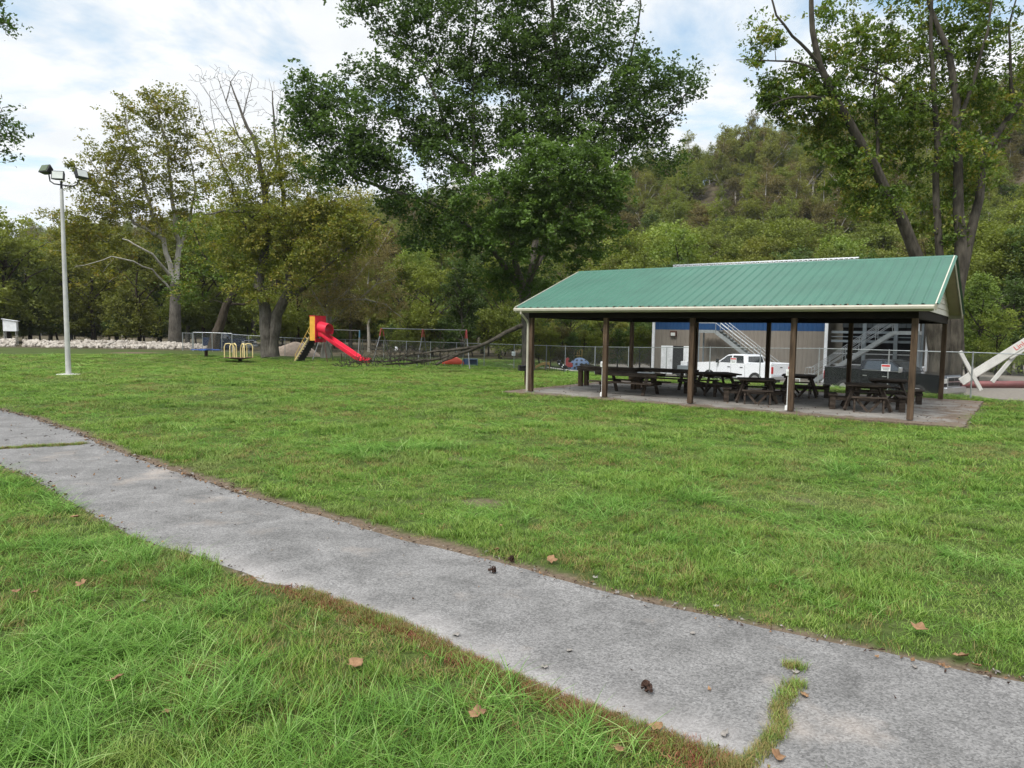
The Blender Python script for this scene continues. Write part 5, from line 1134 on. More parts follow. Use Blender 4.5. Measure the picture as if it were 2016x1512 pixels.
b = MB(); b.prism([(-.35, 0), (.32, 0), (.38, .52), (-.40, .52)], -.3, .3); b.build('body', M['black'], k, bevel=.02); MB().beam((-.44, 0, .56), (.62, 0, .50), .7, .05).build('lid', M['dark'], k)
p = Vector((-4.55, 54.5, float(gz(-4.5, 54.5)))); k = thing('orange_play_tunnel', 'faded orange-red curved plastic shape lying behind the fallen limb', 'play tunnel', p, .1)
b = MB(); n1_ = 10
for i in range(n1_ + 1):
    x_ = -1.5 + 3.0 * i / n1_; e_ = 1 - abs(2 * i / n1_ - 1) ** 3; hh_ = .30 + .42 * sin(pi * (i + 3) / 14)
    for q in range(9):
        t_ = pi * q / 8; b.v.append((x_, cos(t_) * .42 * (.5 + .5 * e_), .12 + sin(t_) * hh_ * (.45 + .55 * e_)))
for i in range(n1_):
    for q in range(8): b.f.append([i * 9 + q, i * 9 + q + 1, (i + 1) * 9 + q + 1, (i + 1) * 9 + q])
ot = b.build('shell', M['orange'], k, smooth=True); ot.modifiers.new('t', 'SOLIDIFY').thickness = .04; k.scale = (.56, .6, .85)
b = MB(); [b.box((x_, 0, .1), (.08, .7, .2)) for x_ in (-1.2, 0, 1.2)]; b.build('foot', M['pole'], k)
p = Vector((-3.25, 54.6, float(gz(-3.3, 54.6)))); k = thing('plastic_crate', 'small pale blue crate beside the orange play shape', 'crate', p)
b = MB(); b.box((0, 0, .04), (1.1, .6, .06)); [b.box((x_, 0, .28), (.05, .6, .5)) for x_ in (-.55, -.1, .55)]; b.box((0, .28, .28), (1.1, .04, .5)); b.box((.22, 0, .5), (.65, .6, .05)); b.build('body', M['palblue'], k)

# pale path strip and bits beyond the playground fence
def flat_patch(name, pts, mt, label, z=.012, kind='structure'):
    bm = bmesh.new(); vs = [bm.verts.new((p.x, p.y, float(gz(p.x, p.y)) + z)) for p in pts]; f_ = bm.faces.new(vs); bmesh.ops.triangulate(bm, faces=[f_])
    me_ = bpy.data.meshes.new(name); bm.to_mesh(me_); bm.free(); me_.materials.append(mt); o_ = bpy.data.objects.new(name, me_); COL.objects.link(o_); tag(o_, label, name, kind=kind); return o_
M['palegravel'] = mat('pale gravel', (.42, .39, .33), .9, 0, .25, 6, .5)
flat_patch('gravel_path', [ong(1000, 716.5), ong(1076, 722.5), ong(1120, 728), ong(1160, 732), ong(1160, 734), ong(1112, 731.5), ong(1070, 725), ong(1000, 719)], M['palegravel'], 'pale gravel strip near the fence')

# ------------------------------------------------------------------ fallen limb
t = Tree(71); f = lambda x, y, o=0.0: aty(x, y, 45.2 + o)
t.limb(seg(f, [(1028, 641, .2), (995, 655, -.2), (960, 675, -.5), (925, 690, -.8), (895, 697, -1), (868, 706, -1.2), (835, 712, -1.4), (800, 716, -1.6), (760, 717, -1.7)]), .16, .045, .06, .6)
t.limb(seg(f, [(945, 682, -.6), (900, 688, -1), (860, 690, -1.3), (815, 697, -1.6), (785, 706, -1.8)]), .13, .04, .08, .5)
t.limb(seg(f, [(900, 697, -1), (880, 707, -1.6), (858, 718, -2)]), .14, .07, .05, .5)
t.limb(seg(f, [(850, 709, -1.3), (800, 708, -1.7), (750, 711, -2), (712, 712, -2), (690, 714, -2)]), .10, .03, .1, .5)
t.limb(seg(f, [(925, 690, -.8), (912, 670, -.6), (905, 655, -.5), (914, 640, -.4)]), .04, .015, .05, .5); t.limb(seg(f, [(912, 672, -.6), (895, 664, -.4)]), .03, .01, .05, .5); t.limb(seg(f, [(872, 688, -.8), (877, 672, -.8), (868, 664, -.8)]), .03, .01, .05, .5)
blobs(t, f, [(700, 712, 40, 13, -2, 60), (745, 709, 45, 16, -2.2, 70), (790, 706, 40, 18, -2, 66), (830, 703, 40, 18, -1.6, 50), (760, 690, 60, 14, -1.8, 34), (870, 700, 30, 14, -1.4, 16), (672, 718, 22, 5, -2, 16)], .5, 3.0)
t.connect(thin=1.6, up=.5, tip=.014); fl = thing('fallen_limb', 'big broken limb fallen from the maple, its twigs spread across the swing area', 'fallen limb')
t.wood('wood', M['bark_mid'], fl); rebase(fl, ong(858, 722))

# ------------------------------------------------------------------ rock bank, sand pile, box on stilts
M['rock'] = mat('pale limestone', (.20, .17, .14), .9, 0, .3, 1.3, .5, col2=(.50, .46, .41)); M['sand'] = mat('pinkish sand', (.36, .28, .22), .95, 0, .2, 3, .5)
rc = bpy.data.collections.new('rock sources')
for i in range(5):
    bm = bmesh.new(); bmesh.ops.create_icosphere(bm, subdivisions=1, radius=.5); r_ = random.Random(i)
    for v in bm.verts: v.co *= r_.uniform(.7, 1.15); v.co.z *= .7
    me_ = bpy.data.meshes.new('rock_%d' % i); bm.to_mesh(me_); bm.free(); me_.materials.append(M['rock']); rc.objects.link(bpy.data.objects.new(me_.name, me_))
n = 3800; px_ = rng.uniform(-130, 420, n); yy = rng.normal(76, 1.3, n); X_ = np.array([ray(a, 690)[0] / ray(a, 690)[1] for a in px_]) * yy
hb = .72 * np.exp(-((yy - 76.2) / 1.7) ** 2) * (.75 + .25 * snoise(X_, yy, 3.0)) * sst(430, 370, px_) + .0
zz = gz(X_, yy) + hb * rng.uniform(.2, 1, n) ** .4 + .05; ss = rng.uniform(.15, .7, n) ** 1.2
k_ = ~((px_ > 30) & (px_ < 48)); instancer('rock_bank', np.stack([X_, yy, zz], -1)[k_], rng.uniform(0, 6, (n, 3))[k_], np.stack([ss, ss, ss], -1)[k_], rng.integers(0, 5, n)[k_], rc, 'long low bank of pale broken rocks along the far edge of the lawn', 'rocks')
def mound(name, label, px0, px1, pytop, D_, mt, cat):
    a = aty(px0, 700, D_); c = aty(px1, 700, D_); W = (c.x - a.x) / 2; zg = float(gz((a.x + c.x) / 2, D_)); H = aty((px0 + px1) / 2, pytop, D_).z - zg
    b = MB(); nu, nv = 34, 12; r_ = random.Random(px0)
    for j in range(nv + 1):
        for i in range(nu):
            t_ = 2 * pi * i / nu; rr_ = j / nv; x_ = W * rr_ * cos(t_); y_ = W * .5 * rr_ * sin(t_)
            h = H * (1 - rr_ ** 2.2) * (1 + .12 * float(snoise(x_ + px0, y_, .7))) if j < nv else -.1
            b.v.append((x_, y_, h + r_.uniform(-.03, .03)))
    for j in range(nv):
        for i in range(nu): b.f.append([j * nu + i, j * nu + (i + 1) % nu, (j + 1) * nu + (i + 1) % nu, (j + 1) * nu + i])
    o_ = b.build(name, mt, None, smooth=True, loc=((a.x + c.x) / 2, D_, zg)); tag(o_, label, cat); return o_
mound('sand_pile', 'pinkish heap of sand between the two-stemmed tree and the slide steps', 528, 632, 675, 67.6, M['sand'], 'sand pile')
p = aty(22, 671, 79); gzz = float(gz(p.x, 79)); k = thing('box_on_stilts', 'small white box shelter on thin legs beyond the rock bank', 'shelter', (p.x, 79, gzz), .4)
z0 = aty(22, 652, 79).z - gzz; z1 = aty(22, 629, 79).z - gzz
MB().prism([(-.62, z0), (.62, z0), (.62, z1 - .2), (-.62, z1)], -.45, .45).build('box', M['bwhite'], k); MB().beam((-.74, 0, z1 + .05), (.74, 0, z1 - .18), 1.1, .05).build('roof', M['bwhite'], k)
for x_ in (-.55, .55):
    for y_ in (-.38, .38): MB().tube([(x_, y_, 0), (x_, y_, z0)], .03, 5).build('leg', M['pole'], k)

# ------------------------------------------------------------------ metal building
BU = .602; LOTZ = -.80
B0 = Vector((aty(1287, 700, 55).x, 55, LOTZ)); bd = thing('metal_building', 'two-tone metal building, blue above tan, with white roof', 'building', B0, -BU)
bu = Vector((cos(BU), -sin(BU), 0)); bv = Vector((sin(BU), cos(BU), 0))
def wallx(px, off=0.0):   # local x of a pixel column on the wall plane shifted towards the viewer
    r = ray(px, 690); X = r[0] / r[1]; o_ = B0 + bv * off; return (o_.y * X - o_.x) / (bu.x - bu.y * X)
def wallz(px, py, off=0.0):
    xx = wallx(px, off); p = B0 + bu * xx + bv * off; return aty(px, py, p.y).z - LOTZ
M['tanwall'] = mat('tan ribbed wall panel', (.185, .163, .137), .6, 0, .06, 1.5); M['bluewall'] = mat('blue ribbed wall panel', (.008, .048, .14), .55, 0, .08, 1.5)
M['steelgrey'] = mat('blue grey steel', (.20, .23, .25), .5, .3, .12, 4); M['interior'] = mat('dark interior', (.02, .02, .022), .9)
WL = wallx(1624); ZBL = wallz(1291, 648.5); EAV = 6.6
def ribbed(x0, x1, z0, z1, y, sgn=-1):
    b = MB(); x = x0; V = []
    while x < x1 - 1e-6:
        x_e = min(x + .3, x1); V += [(x, 0), (x + .05, .03), (x + .09, .03), (x + .14, 0)] if x_e - x > .2 else [(x, 0)]; x = x_e
    V.append((x1, 0)); n_ = len(V)
    b.v = [(a, y + sgn * d, z0) for a, d in V] + [(a, y + sgn * d, z1) for a, d in V]; b.f = [[i, i + 1, n_ + i + 1, n_ + i] for i in range(n_ - 1)]; return b
ribbed(0, WL, 0, ZBL, 0).build('wall', M['tanwall'], bd); ribbed(0, WL, ZBL, EAV, -.004).build('wall_band', M['bluewall'], bd)
DEP = 10.5
MB().box((WL / 2, DEP / 2 + .04, EAV / 2), (WL - .02, DEP, EAV - .02)).build('core', M['tanwall'], bd)
RZ = wallz(1333, 524, 5.2); b = MB(); b.poly([(-.7, -.5, EAV), (WL + 1.0, -.5, EAV), (WL + 1.0, 5.2, RZ), (-.7, 5.2, RZ), (-.7, 11, EAV), (WL + 1.0, 11, EAV)], (0, 1, 2, 3), (3, 2, 5, 4), (0, 3, 4), (1, 5, 2)); rfm = b.build('roof', M['bwhite'], bd); md = rfm.modifiers.new('t', 'SOLIDIFY'); md.thickness = .08
b = MB(); [b.box((x_, 5.2, RZ + .05), (.06, .7, .10)) for x_ in np.arange(-.6, WL + 1, .35)]; b.box((WL / 2 + .15, 5.2, RZ + .10), (WL + 1.7, .26, .06)); b.build('ridge_cap', M['bwhite'], rfm)
for x_ in (-.02, WL + .06):
    MB().box((x_, -.08, EAV / 2), (.20, .14, EAV)).build('corner_trim', M['bwhite'], bd)
for xx in (wallx(1326),): 
    lf = MB().box((xx, -.12, wallz(1326, 657)), (.5, .2, .42)).build('wall_light', M['rust'], bd, bevel=.03); MB().box((xx, -.23, wallz(1326, 658)), (.34, .03, .24)).build('lens', M['lampglass'], lf)
xa, xb, xc, xd = wallx(1303), wallx(1326), wallx(1347), wallx(1362); zt = wallz(1330, 681)
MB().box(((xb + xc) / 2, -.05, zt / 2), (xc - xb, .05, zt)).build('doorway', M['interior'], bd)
for (q0, q1) in ((xa, xb), (xc, xd)): dr = MB().box(((q0 + q1) / 2, -.12, zt / 2 + .01), (q1 - q0 - .02, .08, zt)).build('door', M['bwhite'], bd); MB().box((q1 - .12 if q0 == xa else q0 + .12, -.18, 1.05), (.05, .05, .18)).build('handle', M['pole'], dr)
# recessed bay with steel frame and the end block
XR = wallx(1800); XE = wallx(1838)
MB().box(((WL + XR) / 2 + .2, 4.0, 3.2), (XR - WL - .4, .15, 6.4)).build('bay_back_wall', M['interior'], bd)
ribbed(WL + .4, XR, 3.7, 6.4, 3.7).build('bay_panel', M['steelgrey'], bd)
for px_c in (1700, 1762): x_ = wallx(px_c, .3); MB().box((x_, .4, 3.2), (.22, .22, 6.4)).build('column', M['steelgrey'], bd)
for z_ in (2.75, 3.35): MB().box(((WL + XR) / 2 + .1, .62, z_), (XR - WL - .3, .12, .16)).build('floor_beam', M['steelgrey'], bd)
for z_ in (1.15, 1.9): MB().box(((WL + XR) / 2 + .1, 1.6, z_), (XR - WL - .3, .08, .07)).build('girt', M['bwhite'], bd)
MB().box(((WL + XR) / 2 + .1, 1.2, 3.05), (XR - WL - .3, 1.1, .06)).build('deck', M['steelgrey'], bd)
MB().box(((XR + XE) / 2, 3.0, 3.2), (XE - XR, 6, 6.4)).build('end_block', M['tanwall'], bd)
for i, px_c in enumerate((1806, 1815, 1824)): MB().box((wallx(px_c), -.08, 3.2), (.13, .1, 6.3)).build('downpipe', M['bwhite'] if i != 1 else M['steelgrey'], bd)
MB().box(((XR + WL) / 2 + .2, 2.0, 6.5), (XE - WL, 5, .12)).build('bay_roof', M['bwhite'], bd)
# outside stairs, each a thing of its own
def stairs(label, pA, pB, off, landing, side):
    """from the landing end pA=(px,py) down to the foot px; local frame of the wall"""
    xA = wallx(pA[0], off); zA = wallz(pA[0], pA[1], off); dirn = 1 if side > 0 else -1; run = zA * 1.34; xB = xA + dirn * run
    o_ = B0 + bu * xB + bv * off; k = thing('steel_stairs', label, 'stairs', o_, -BU, 'outside steel staircases')
    def L_(x, y, z): return Vector((x - xB, y, z))
    for y_ in (-.5, .5): MB().beam(L_(xA, y_, zA - .12), L_(xB, y_, -.02), .05, .26).build('stringer', M['galv'], k)
    b = MB(); ns = 18
    for i in range(ns): t_ = (i + .5) / ns; b.box(L_(xA + (xB - xA) * t_, 0, zA * (1 - t_)), (.26, .96, .035))
    b.build('treads', M['steelgrey'], k)
    for y_ in (-.5, .5):
        b = MB()
        for i in range(6): t_ = i / 5; x_ = xA + (xB - xA) * t_; b.tube([L_(x_, y_, zA * (1 - t_)), L_(x_, y_, zA * (1 - t_) + 1.0)], .022, 6)
        for h_ in (.5, .78, 1.0): b.tube([L_(xA, y_, zA + h_), L_(xB, y_, h_)], .02, 6)
        b.tube([L_(xB, y_, 1.0), L_(xB + dirn * .35, y_, .98), L_(xB + dirn * .4, y_, .55), L_(xB, y_, .5)], .02, 6)
        b.build('handrail', M['galv'], k)
    xl = xA - dirn * landing
    MB().box(L_((xA + xl) / 2, 0, zA - .1), (landing, 1.1, .22)).build('landing', M['galv'], k)
    b = MB(); [b.tube([L_(xl + dirn * .1, y_, 0), L_(xl + dirn * .1, y_, zA - .2)], .06, 6) for y_ in (-.5, .5)]; b.build('landing_leg', M['steelgrey'], k)
    b = MB(); [b.tube([L_(xl, y_, zA + h_), L_(xA, y_, zA + h_)], .02, 6) for y_ in (-.52,) for h_ in (.5, 1.0)]; b.build('landing_rail', M['galv'], k)
stairs('grey steel stairs descending to the right in front of the tan wall', (1412, 650), None, -1.1, 1.3, 1)
stairs('grey steel stairs rising to the right behind the black truck', (1757, 652), None, -1.6, 1.5, -1)

# ------------------------------------------------------------------ pickups
M['tyre'] = mat('tyre rubber', (.015, .015, .015), .85); M['chrome'] = mat('chrome', (.50, .51, .53), .28, .85, .05, 2); M['tail'] = mat('red tail lamp', (.45, .01, .015), .25); M['headlamp'] = mat('clear headlamp', (.5, .5, .48), .15)
M['under'] = mat('black underbody', (.01, .01, .01), .9)
def car_paint(name, c):
    m, n_, b = new_mat(name); b.inputs['Base Color'].default_value = (*c, 1); b.inputs['Roughness'].default_value = .28; b.inputs['Coat Weight'].default_value = .15; b.inputs['Specular IOR Level'].default_value = .3; b.inputs['Coat Roughness'].default_value = .06
    no = n_.nodes.new('ShaderNodeTexNoise'); no.inputs['Scale'].default_value = 4; r = n_.nodes.new('ShaderNodeMapRange'); r.inputs['To Min'].default_value = .10; r.inputs['To Max'].default_value = .2; n_.links.new(no.outputs['Fac'], r.inputs[0]); n_.links.new(r.outputs[0], b.inputs['Roughness']); return m
def pickup(label, loc, heading, paint, chrome_front=True):
    k = thing('pickup_truck', label, 'pickup truck', loc, heading, None); Wd = .98
    # x forward, wheels at +-1.78; body side profile with arches
    def arch(cx, r=.50, z=.38, n=9): return [(cx + r * cos(a), z + r * sin(a)) for a in np.linspace(pi * .97, pi * .03, n)]
    prof = [(-2.92, .62), (-2.26, .50)] + arch(-1.78) + [(-1.2, .42), (1.22, .42)] + arch(1.80) + [(2.35, .50), (2.84, .56), (2.92, .80), (2.91, 1.20), (2.78, 1.33), (1.35, 1.42), (1.15, 1.41), (-.95, 1.39), (-2.90, 1.41)]
    prof = [(a, c) for a, c in prof]
    bm = bmesh.new(); L1 = []; secs = [(-Wd, -.03, .0), (-Wd + .05, 0, .0)]
    def ring(y, inset):
        return [bm.verts.new((x, y, z)) for x, z in prof]
    ra, rb_ = ring(-Wd, 0), ring(Wd, 0); nP = len(prof)
    bm.faces.new(ra); bm.faces.new(rb_[::-1])
    for i in range(nP): bm.faces.new((ra[(i + 1) % nP], ra[i], rb_[i], rb_[(i + 1) % nP]))
    bmesh.ops.recalc_face_normals(bm, faces=bm.faces)
    me_ = bpy.data.meshes.new('body'); bm.to_mesh(me_); bm.free(); me_.materials.append(paint); body = bpy.data.objects.new('body', me_); COL.objects.link(body); body.parent = k
    md = body.modifiers.new('b', 'BEVEL'); md.width = .06; md.segments = 3; md.limit_method = 'ANGLE'; md.angle_limit = radians(50)
    # cab: tapered greenhouse
    b = MB(); cabp = [(1.25, 1.38), (.48, 1.90), (.10, 1.955), (-.75, 1.955), (-1.02, 1.88), (-1.12, 1.36)]; ins = [.06, .20, .24, .24, .20, .06]
    lft = [(x, -Wd + i_, z) for (x, z), i_ in zip(cabp, ins)]; rgt = [(x, Wd - i_, z) for (x, z), i_ in zip(cabp, ins)]; n6 = 6
    b.poly(lft + rgt, tuple(range(6)), tuple(range(11, 5, -1)), *[(i, 6 + i, 6 + (i + 1) % 6, (i + 1) % 6) for i in range(6)]); cab = b.build('cab', paint, k, bevel=.035)
    # glass, 4 mm proud of the cab
    def side_y(z, s_): return s_ * (Wd - .06 - .14 * (z - 1.38) / .52 + .016)
    for s_ in (-1, 1):
        for q in ([(1.00, 1.44), (.47, 1.83), (.12, 1.87), (.12, 1.44)], [(.02, 1.44), (.02, 1.87), (-.74, 1.87), (-.86, 1.44)]):
            bb = MB(); bb.poly([(x, side_y(z, s_), z) for x, z in q], (0, 1, 2, 3) if s_ > 0 else (3, 2, 1, 0)); bb.build('side_window', M['glass'], k)
    bb = MB(); bb.poly([(1.17, -.80, 1.44), (1.17, .80, 1.44), (.55, .68, 1.865), (.55, -.68, 1.865)], (0, 1, 2, 3)); bb.build('windscreen', M['glass'], k)
    bb = MB(); bb.poly([(-1.045, -.68, 1.84), (-1.045, .68, 1.84), (-1.125, .78, 1.45), (-1.125, -.78, 1.45)], (0, 1, 2, 3)); bb.build('rear_window', M['glass'], k)
    # bed opening and rails
    MB().box((-2.02, 0, 1.405), (1.62, 1.62, .02)).build('bed', M['under'], k); 
    b = MB(); [b.box((-2.0, s_ * .90, 1.44), (1.84, .10, .09)) for s_ in (-1, 1)]; b.box((-2.90, 0, 1.42), (.06, 1.7, .10)); b.build('bed_rail', paint, k, bevel=.02)
    MB().box((-2.925, 0, 1.07), (.04, 1.50, .60)).build('tailgate', paint, k, bevel=.015)
    MB().box((-2.95, 0, 1.22), (.02, .22, .05)).build('tailgate_handle', M['under'], k)
    MB().box((-3.02, 0, .60), (.22, 1.86, .22)).build('rear_bumper', M['chrome'], k, bevel=.03)
    for s_ in (-1, 1):
        MB().box((-2.925, s_ * .87, 1.06), (.05, .17, .42)).build('tail_light', M['tail'], k, bevel=.01)
        MB().box((2.86, s_ * .78, 1.08), (.14, .34, .22)).build('headlight', M['headlamp'], k, bevel=.02)
        mi = MB().box((1.05, s_ * 1.12, 1.50), (.12, .20, .26)).build('mirror', M['chrome'] if paint is PB else M['under'], k, bevel=.03)
        for x_ in (.35, -.62): MB().box((x_ - .12, s_ * (Wd + .012), 1.14), (.20, .02, .045)).build('door_handle', M['chrome'] if paint is not PW else M['under'], k)
        b = MB(); b.box((.06, s_ * (Wd - .035), 1.415), (1.95, .02, .022)); b.box((.1, s_ * (Wd + .06), .46), (2.2, .10, .05)); b.build('chrome_trim', M['chrome'] if paint is PB else M['under'], k)
        for x_ in (1.18, .07, -1.0): MB().box((x_, s_ * (Wd + .001), .90), (.012, .006, .78)).build('door_gap', M['under'], k)
        for x_ in (-1.78, 1.80):
            wh = MB().disc((x_, s_ * .87, .41), .41, .26, 28, (0, 1, 0)).build('wheel', M['tyre'], k, bevel=.03); MB().disc((x_, s_ * .99, .41), .29, .03, 20, (0, 1, 0)).build('rim', M['chrome'], wh)
            MB().disc((x_, s_ * .80, .42), .49, .34, 20, (0, 1, 0)).build('wheel_well', M['under'], k)
    gr = MB().box((2.92, 0, 1.04), (.06, 1.22, .46)).build('grille', M['chrome'], k, bevel=.02); b = MB(); [b.box((2.955, q * .29, 1.04 + r_ * .105), (.02, .52, .155)) for q in (-1, 1) for r_ in (-1, 1)]; b.build('grille_opening', M['under'], gr)
    MB().box((2.97, 0, .66), (.24, 1.96, .28)).build('front_bumper', M['chrome'] if chrome_front else paint, k, bevel=.04); MB().box((3.065, 0, .585), (.02, .9, .10)).build('licence_plate', M['bwhite'] if False else M['under'], k)
    MB().box((0, 0, .42), (4.9, 1.3, .20)).build('underbody', M['under'], k)
    return k
PB = car_paint('black car paint', (.004, .0045, .007)); PW = car_paint('white car paint', (.72, .74, .77)); PN = car_paint('navy car paint', (.012, .02, .05))
pickup('black pickup truck with chrome grille parked behind the fence at right', (18.75, 35.2, LOTZ), radians(-55), PB)
c_ = thing('c', None, None); bpy.data.objects.remove(c_)
pickup('white crew-cab pickup truck seen from its tail, parked by the building', (14.2, 44.0, LOTZ), radians(125), PW).scale = (.95, .95, .96)
pn = aty(452, 690, 75); pickup('navy pickup truck behind the fence gate on the left', (pn.x, 75, float(gz(pn.x, 75)) - .25), radians(-28), PN)

# ------------------------------------------------------------------ crane boom and pipe at the right edge
M['boom'] = mat('dirty white boom paint', (.52, .51, .48), .55, 0, .15, 2)
D_ = 31.0; a = aty(1893, 752, D_ + 1.5); c = aty(2016, 676, D_); e = c + (c - a) * 2.2; k = thing('crane_boom', 'white crane boom with red lettering slanting up at the right edge', 'crane boom', a); 
b = MB(); b.beam(Vector((0, 0, 0)), e - a, .36, .36); bo = b.build('boom_section', M['boom'], k, bevel=.02)
dn = (e - a).normalized(); sxx = dn.cross(Vector((0, 0, 1))).normalized(); per = sxx.cross(dn)
per = per if per.z > 0 else -per
b = MB(); b.beam(dn * 2.1 + per * -.23, dn * 12 + per * -.23, .28, .13); b.build('inner_section', M['boom'], k, bevel=.02)
for (p0, p1) in (((1890, 692), (1931, 768)), ((1997, 700), (1953, 752))):
    q0 = aty(*p0, D_ + .3) - a; q1 = aty(*p1, D_ + .3) - a; MB().beam(q0, q1, .08, .16).build('strut', M['boom'], k)
fd = bpy.data.curves.new('lettering', 'FONT'); fd.body = 'Link'; fd.size = .30; fd.extrude = .004; fo = bpy.data.objects.new('lettering', fd); COL.objects.link(fo)
bpy.context.view_layer.update(); dg = bpy.context.evaluated_depsgraph_get(); tm = bpy.data.meshes.new_from_object(fo.evaluated_get(dg)); bpy.data.objects.remove(fo)
nz_ = dn.cross(per)
M4 = Matrix((dn, per, nz_)).transposed().to_4x4(); 
u0 = (aty(1999, 690, D_) - a).dot(dn); M4.translation = dn * u0 + per * -.10 + nz_ * .184
tm.transform(M4); tm.name = 'lettering'; tm.materials.clear(); tm.materials.append(M['signred']); to = bpy.data.objects.new('lettering', tm); COL.objects.link(to); to.parent = k
M['maroon'] = mat('maroon pipe paint', (.16, .045, .045), .55, 0, .2, 4)
p0 = aty(1893, 757, 33.5); p1 = aty(2016, 757, 32.5); p1 = p0 + (p1 - p0) * 2.5; 
tag(MB().tube([Vector((0, 0, 0)), p1 - p0], .17, 16).build('steel_pipe', M['maroon'], None, smooth=True, loc=p0), 'long maroon steel pipe lying on the gravel below the crane boom', 'pipe')
# small ladder beside the black truck
p = aty(1608, 760, 31.8); k = thing('step_ladder', 'small white step ladder frame standing by the fence left of the black truck', 'ladder', (p.x, 34.2, LOTZ), -.4)
b = MB(); [b.tube([(x_, 0, 0), (x_ * .8, .1, 1.0)], .02, 5) for x_ in (-.22, .22)]; [b.tube([(x_, .4, 0), (x_ * .8, .12, 1.0)], .02, 5) for x_ in (-.22, .22)]; b.build('frame', M['bwhite'], k); b = MB(); [b.box((0, .04 + z_ * .05, z_), (.4, .1, .03)) for z_ in (.3, .62, .98)]; b.build('step', M['bwhite'], k)
# cooler and clutter beside the doorway
p = B0 + bu * wallx(1352, -2.2) + bv * -2.2; k = thing('equipment_trailer', 'small dark wheeled equipment cart in front of the dark doorway', 'cart', p, -BU)
MB().box((0, 0, .62), (1.1, .7, .35)).build('body', M['steelgrey'], k, bevel=.03); MB().box((-.1, 0, .95), (.5, .4, .3)).build('lid', M['bwhite'], k, bevel=.02)
for x_ in (-.35, .35): MB().disc((x_, -.4, .25), .25, .12, 16, (0, 1, 0)).build('wheel', M['tyre'], k)

# ------------------------------------------------------------------ fallen leaves, cones
M['leaf_tan'] = mat('dry tan leaf', (.14, .072, .032), .8, 0, .3, 20, col2=(.28, .165, .085)); M['leaf_grey'] = mat('dry grey leaf', (.22, .20, .18), .8, 0, .3, 20); M['cone'] = mat('dark pine cone', (.045, .022, .014), .8, 0, .4, 40)
def dry_leaf(px, py, size, label, mt='leaf_tan', seed=0, up=.03):
    r_ = random.Random(seed); p = ong(px, py); b = MB(); n_ = 14; ring = []
    for i in range(n_):
        t_ = 2 * pi * i / n_; lob = 1 + .20 * cos(5 * t_ + seed); rr_ = size * .42 * lob * r_.uniform(.75, 1.15); x_, y_ = rr_ * cos(t_), rr_ * sin(t_) * .8; ring.append((x_, y_, .35 * (x_ * x_) / size + r_.uniform(-.05, .12) * size + abs(y_) * .35))
    b.poly([(0, 0, 0)] + ring, *[(0, 1 + i, 1 + (i + 1) % n_) for i in range(n_)])
    o_ = b.build('dry_leaf', M[mt], None, smooth=True, loc=p + Vector((0, 0, up + .12 * size)), rz=r_.uniform(0, 6)); o_.rotation_euler[0] = r_.uniform(-.3, .5); o_.modifiers.new('t', 'SOLIDIFY').thickness = .002
    tag(o_, label, 'fallen leaf', 'dry fallen leaves'); return o_
LV = [(162, 1171, .11, 'tan dry leaf on the grass, highest of the group at lower left', .08), (32, 1187, .10, 'flat tan leaf in the grass nearest the left edge', .08), (70, 1187, .07, 'small curled tan leaf beside the leftmost flat one', .08), (230, 1366, .11, 'pinkish tan leaf standing up in the long grass at lower left', .08), (700, 1330, .13, 'folded tan leaf in the grass just below the reddish path edge', .06), (940, 1432, .13, 'large pointed tan leaf near the bottom centre of the lawn', .06), (150, 1028, .13, 'brown leaf in the grass close to the far left path edge', .04), (200, 1022, .10, 'brown leaf lying right on the left path edge', .02), (205, 1120, .07, 'dark brown leaf in the grass left of the pale path patch', .06), (1808, 1256, .13, 'large orange-brown leaf on the grass above the right path edge', .06), (1890, 1301, .11, 'rounded brown leaf on the dirt at the right path edge', .02), (1922, 1318, .07, 'small orange leaf on the path edge near the right border', .02), (1086, 1110, .14, 'wide tan leaf lying at the upper path edge, centre', .02), (830, 1020, .06, 'small orange leaf in the grass above the path, left of centre', .04), (986, 1043, .06, 'dark red leaf in the grass above the path, centre', .04), (978, 1087, .07, 'reddish leaf on the upper path edge left of the wide tan leaf', .02), (1217, 1500, .08, 'tan leaf at the bottom edge below the pine cone', .06), (1292, 1440, .10, 'tan leaf on the lower path edge left of the grass crack', .01), (1583, 1374, .07, 'pinkish leaf beside the grassy crack in the path', .01), (330, 1420, .06, 'dark wine-coloured leaf deep in the long grass', .05), (1530, 1497, .10, 'tan leaf at the foot of the grassy crack', .01), (1277, 1165, .06, 'small tan leaf on the upper path edge, right of centre', .01)]
for i, (px, py, s_, lb, up) in enumerate(LV): dry_leaf(px, py, s_, lb, 'leaf_tan', i, up)
GL = [(1960, 1326, .09, 'pale grey curled leaf at the right end of the path edge'), (1800, 1316, .07, 'pale grey leaf on the path below the orange-brown leaf'), (898, 1253, .09, 'pale grey leaf near the lower path edge, left of centre'), (1121, 1284, .07, 'pale grey leaf in the middle of the path'), (1072, 1317, .09, 'long pale grey leaf left of the pine cone'), (1215, 1168, .08, 'pale leaf near the upper path edge above the cone'), (1410, 1197, .08, 'pale curled leaf on the upper path edge before the crack'), (1363, 1250, .07, 'small pale leaf on the path right of centre'), (1427, 1450, .10, 'greyish leaf on the path just left of the grassy crack'), (1566, 1327, .08, 'pale leaf right above the grassy crack'), (284, 1186, .07, 'whitish leaf pair in the grass, lower left'), (1172, 1140, .09, 'grey crumpled leaf on the upper path edge, centre right')]
for i, (px, py, s_, lb) in enumerate(GL): dry_leaf(px, py, s_ * .75, lb, 'leaf_grey', 50 + i, .006)
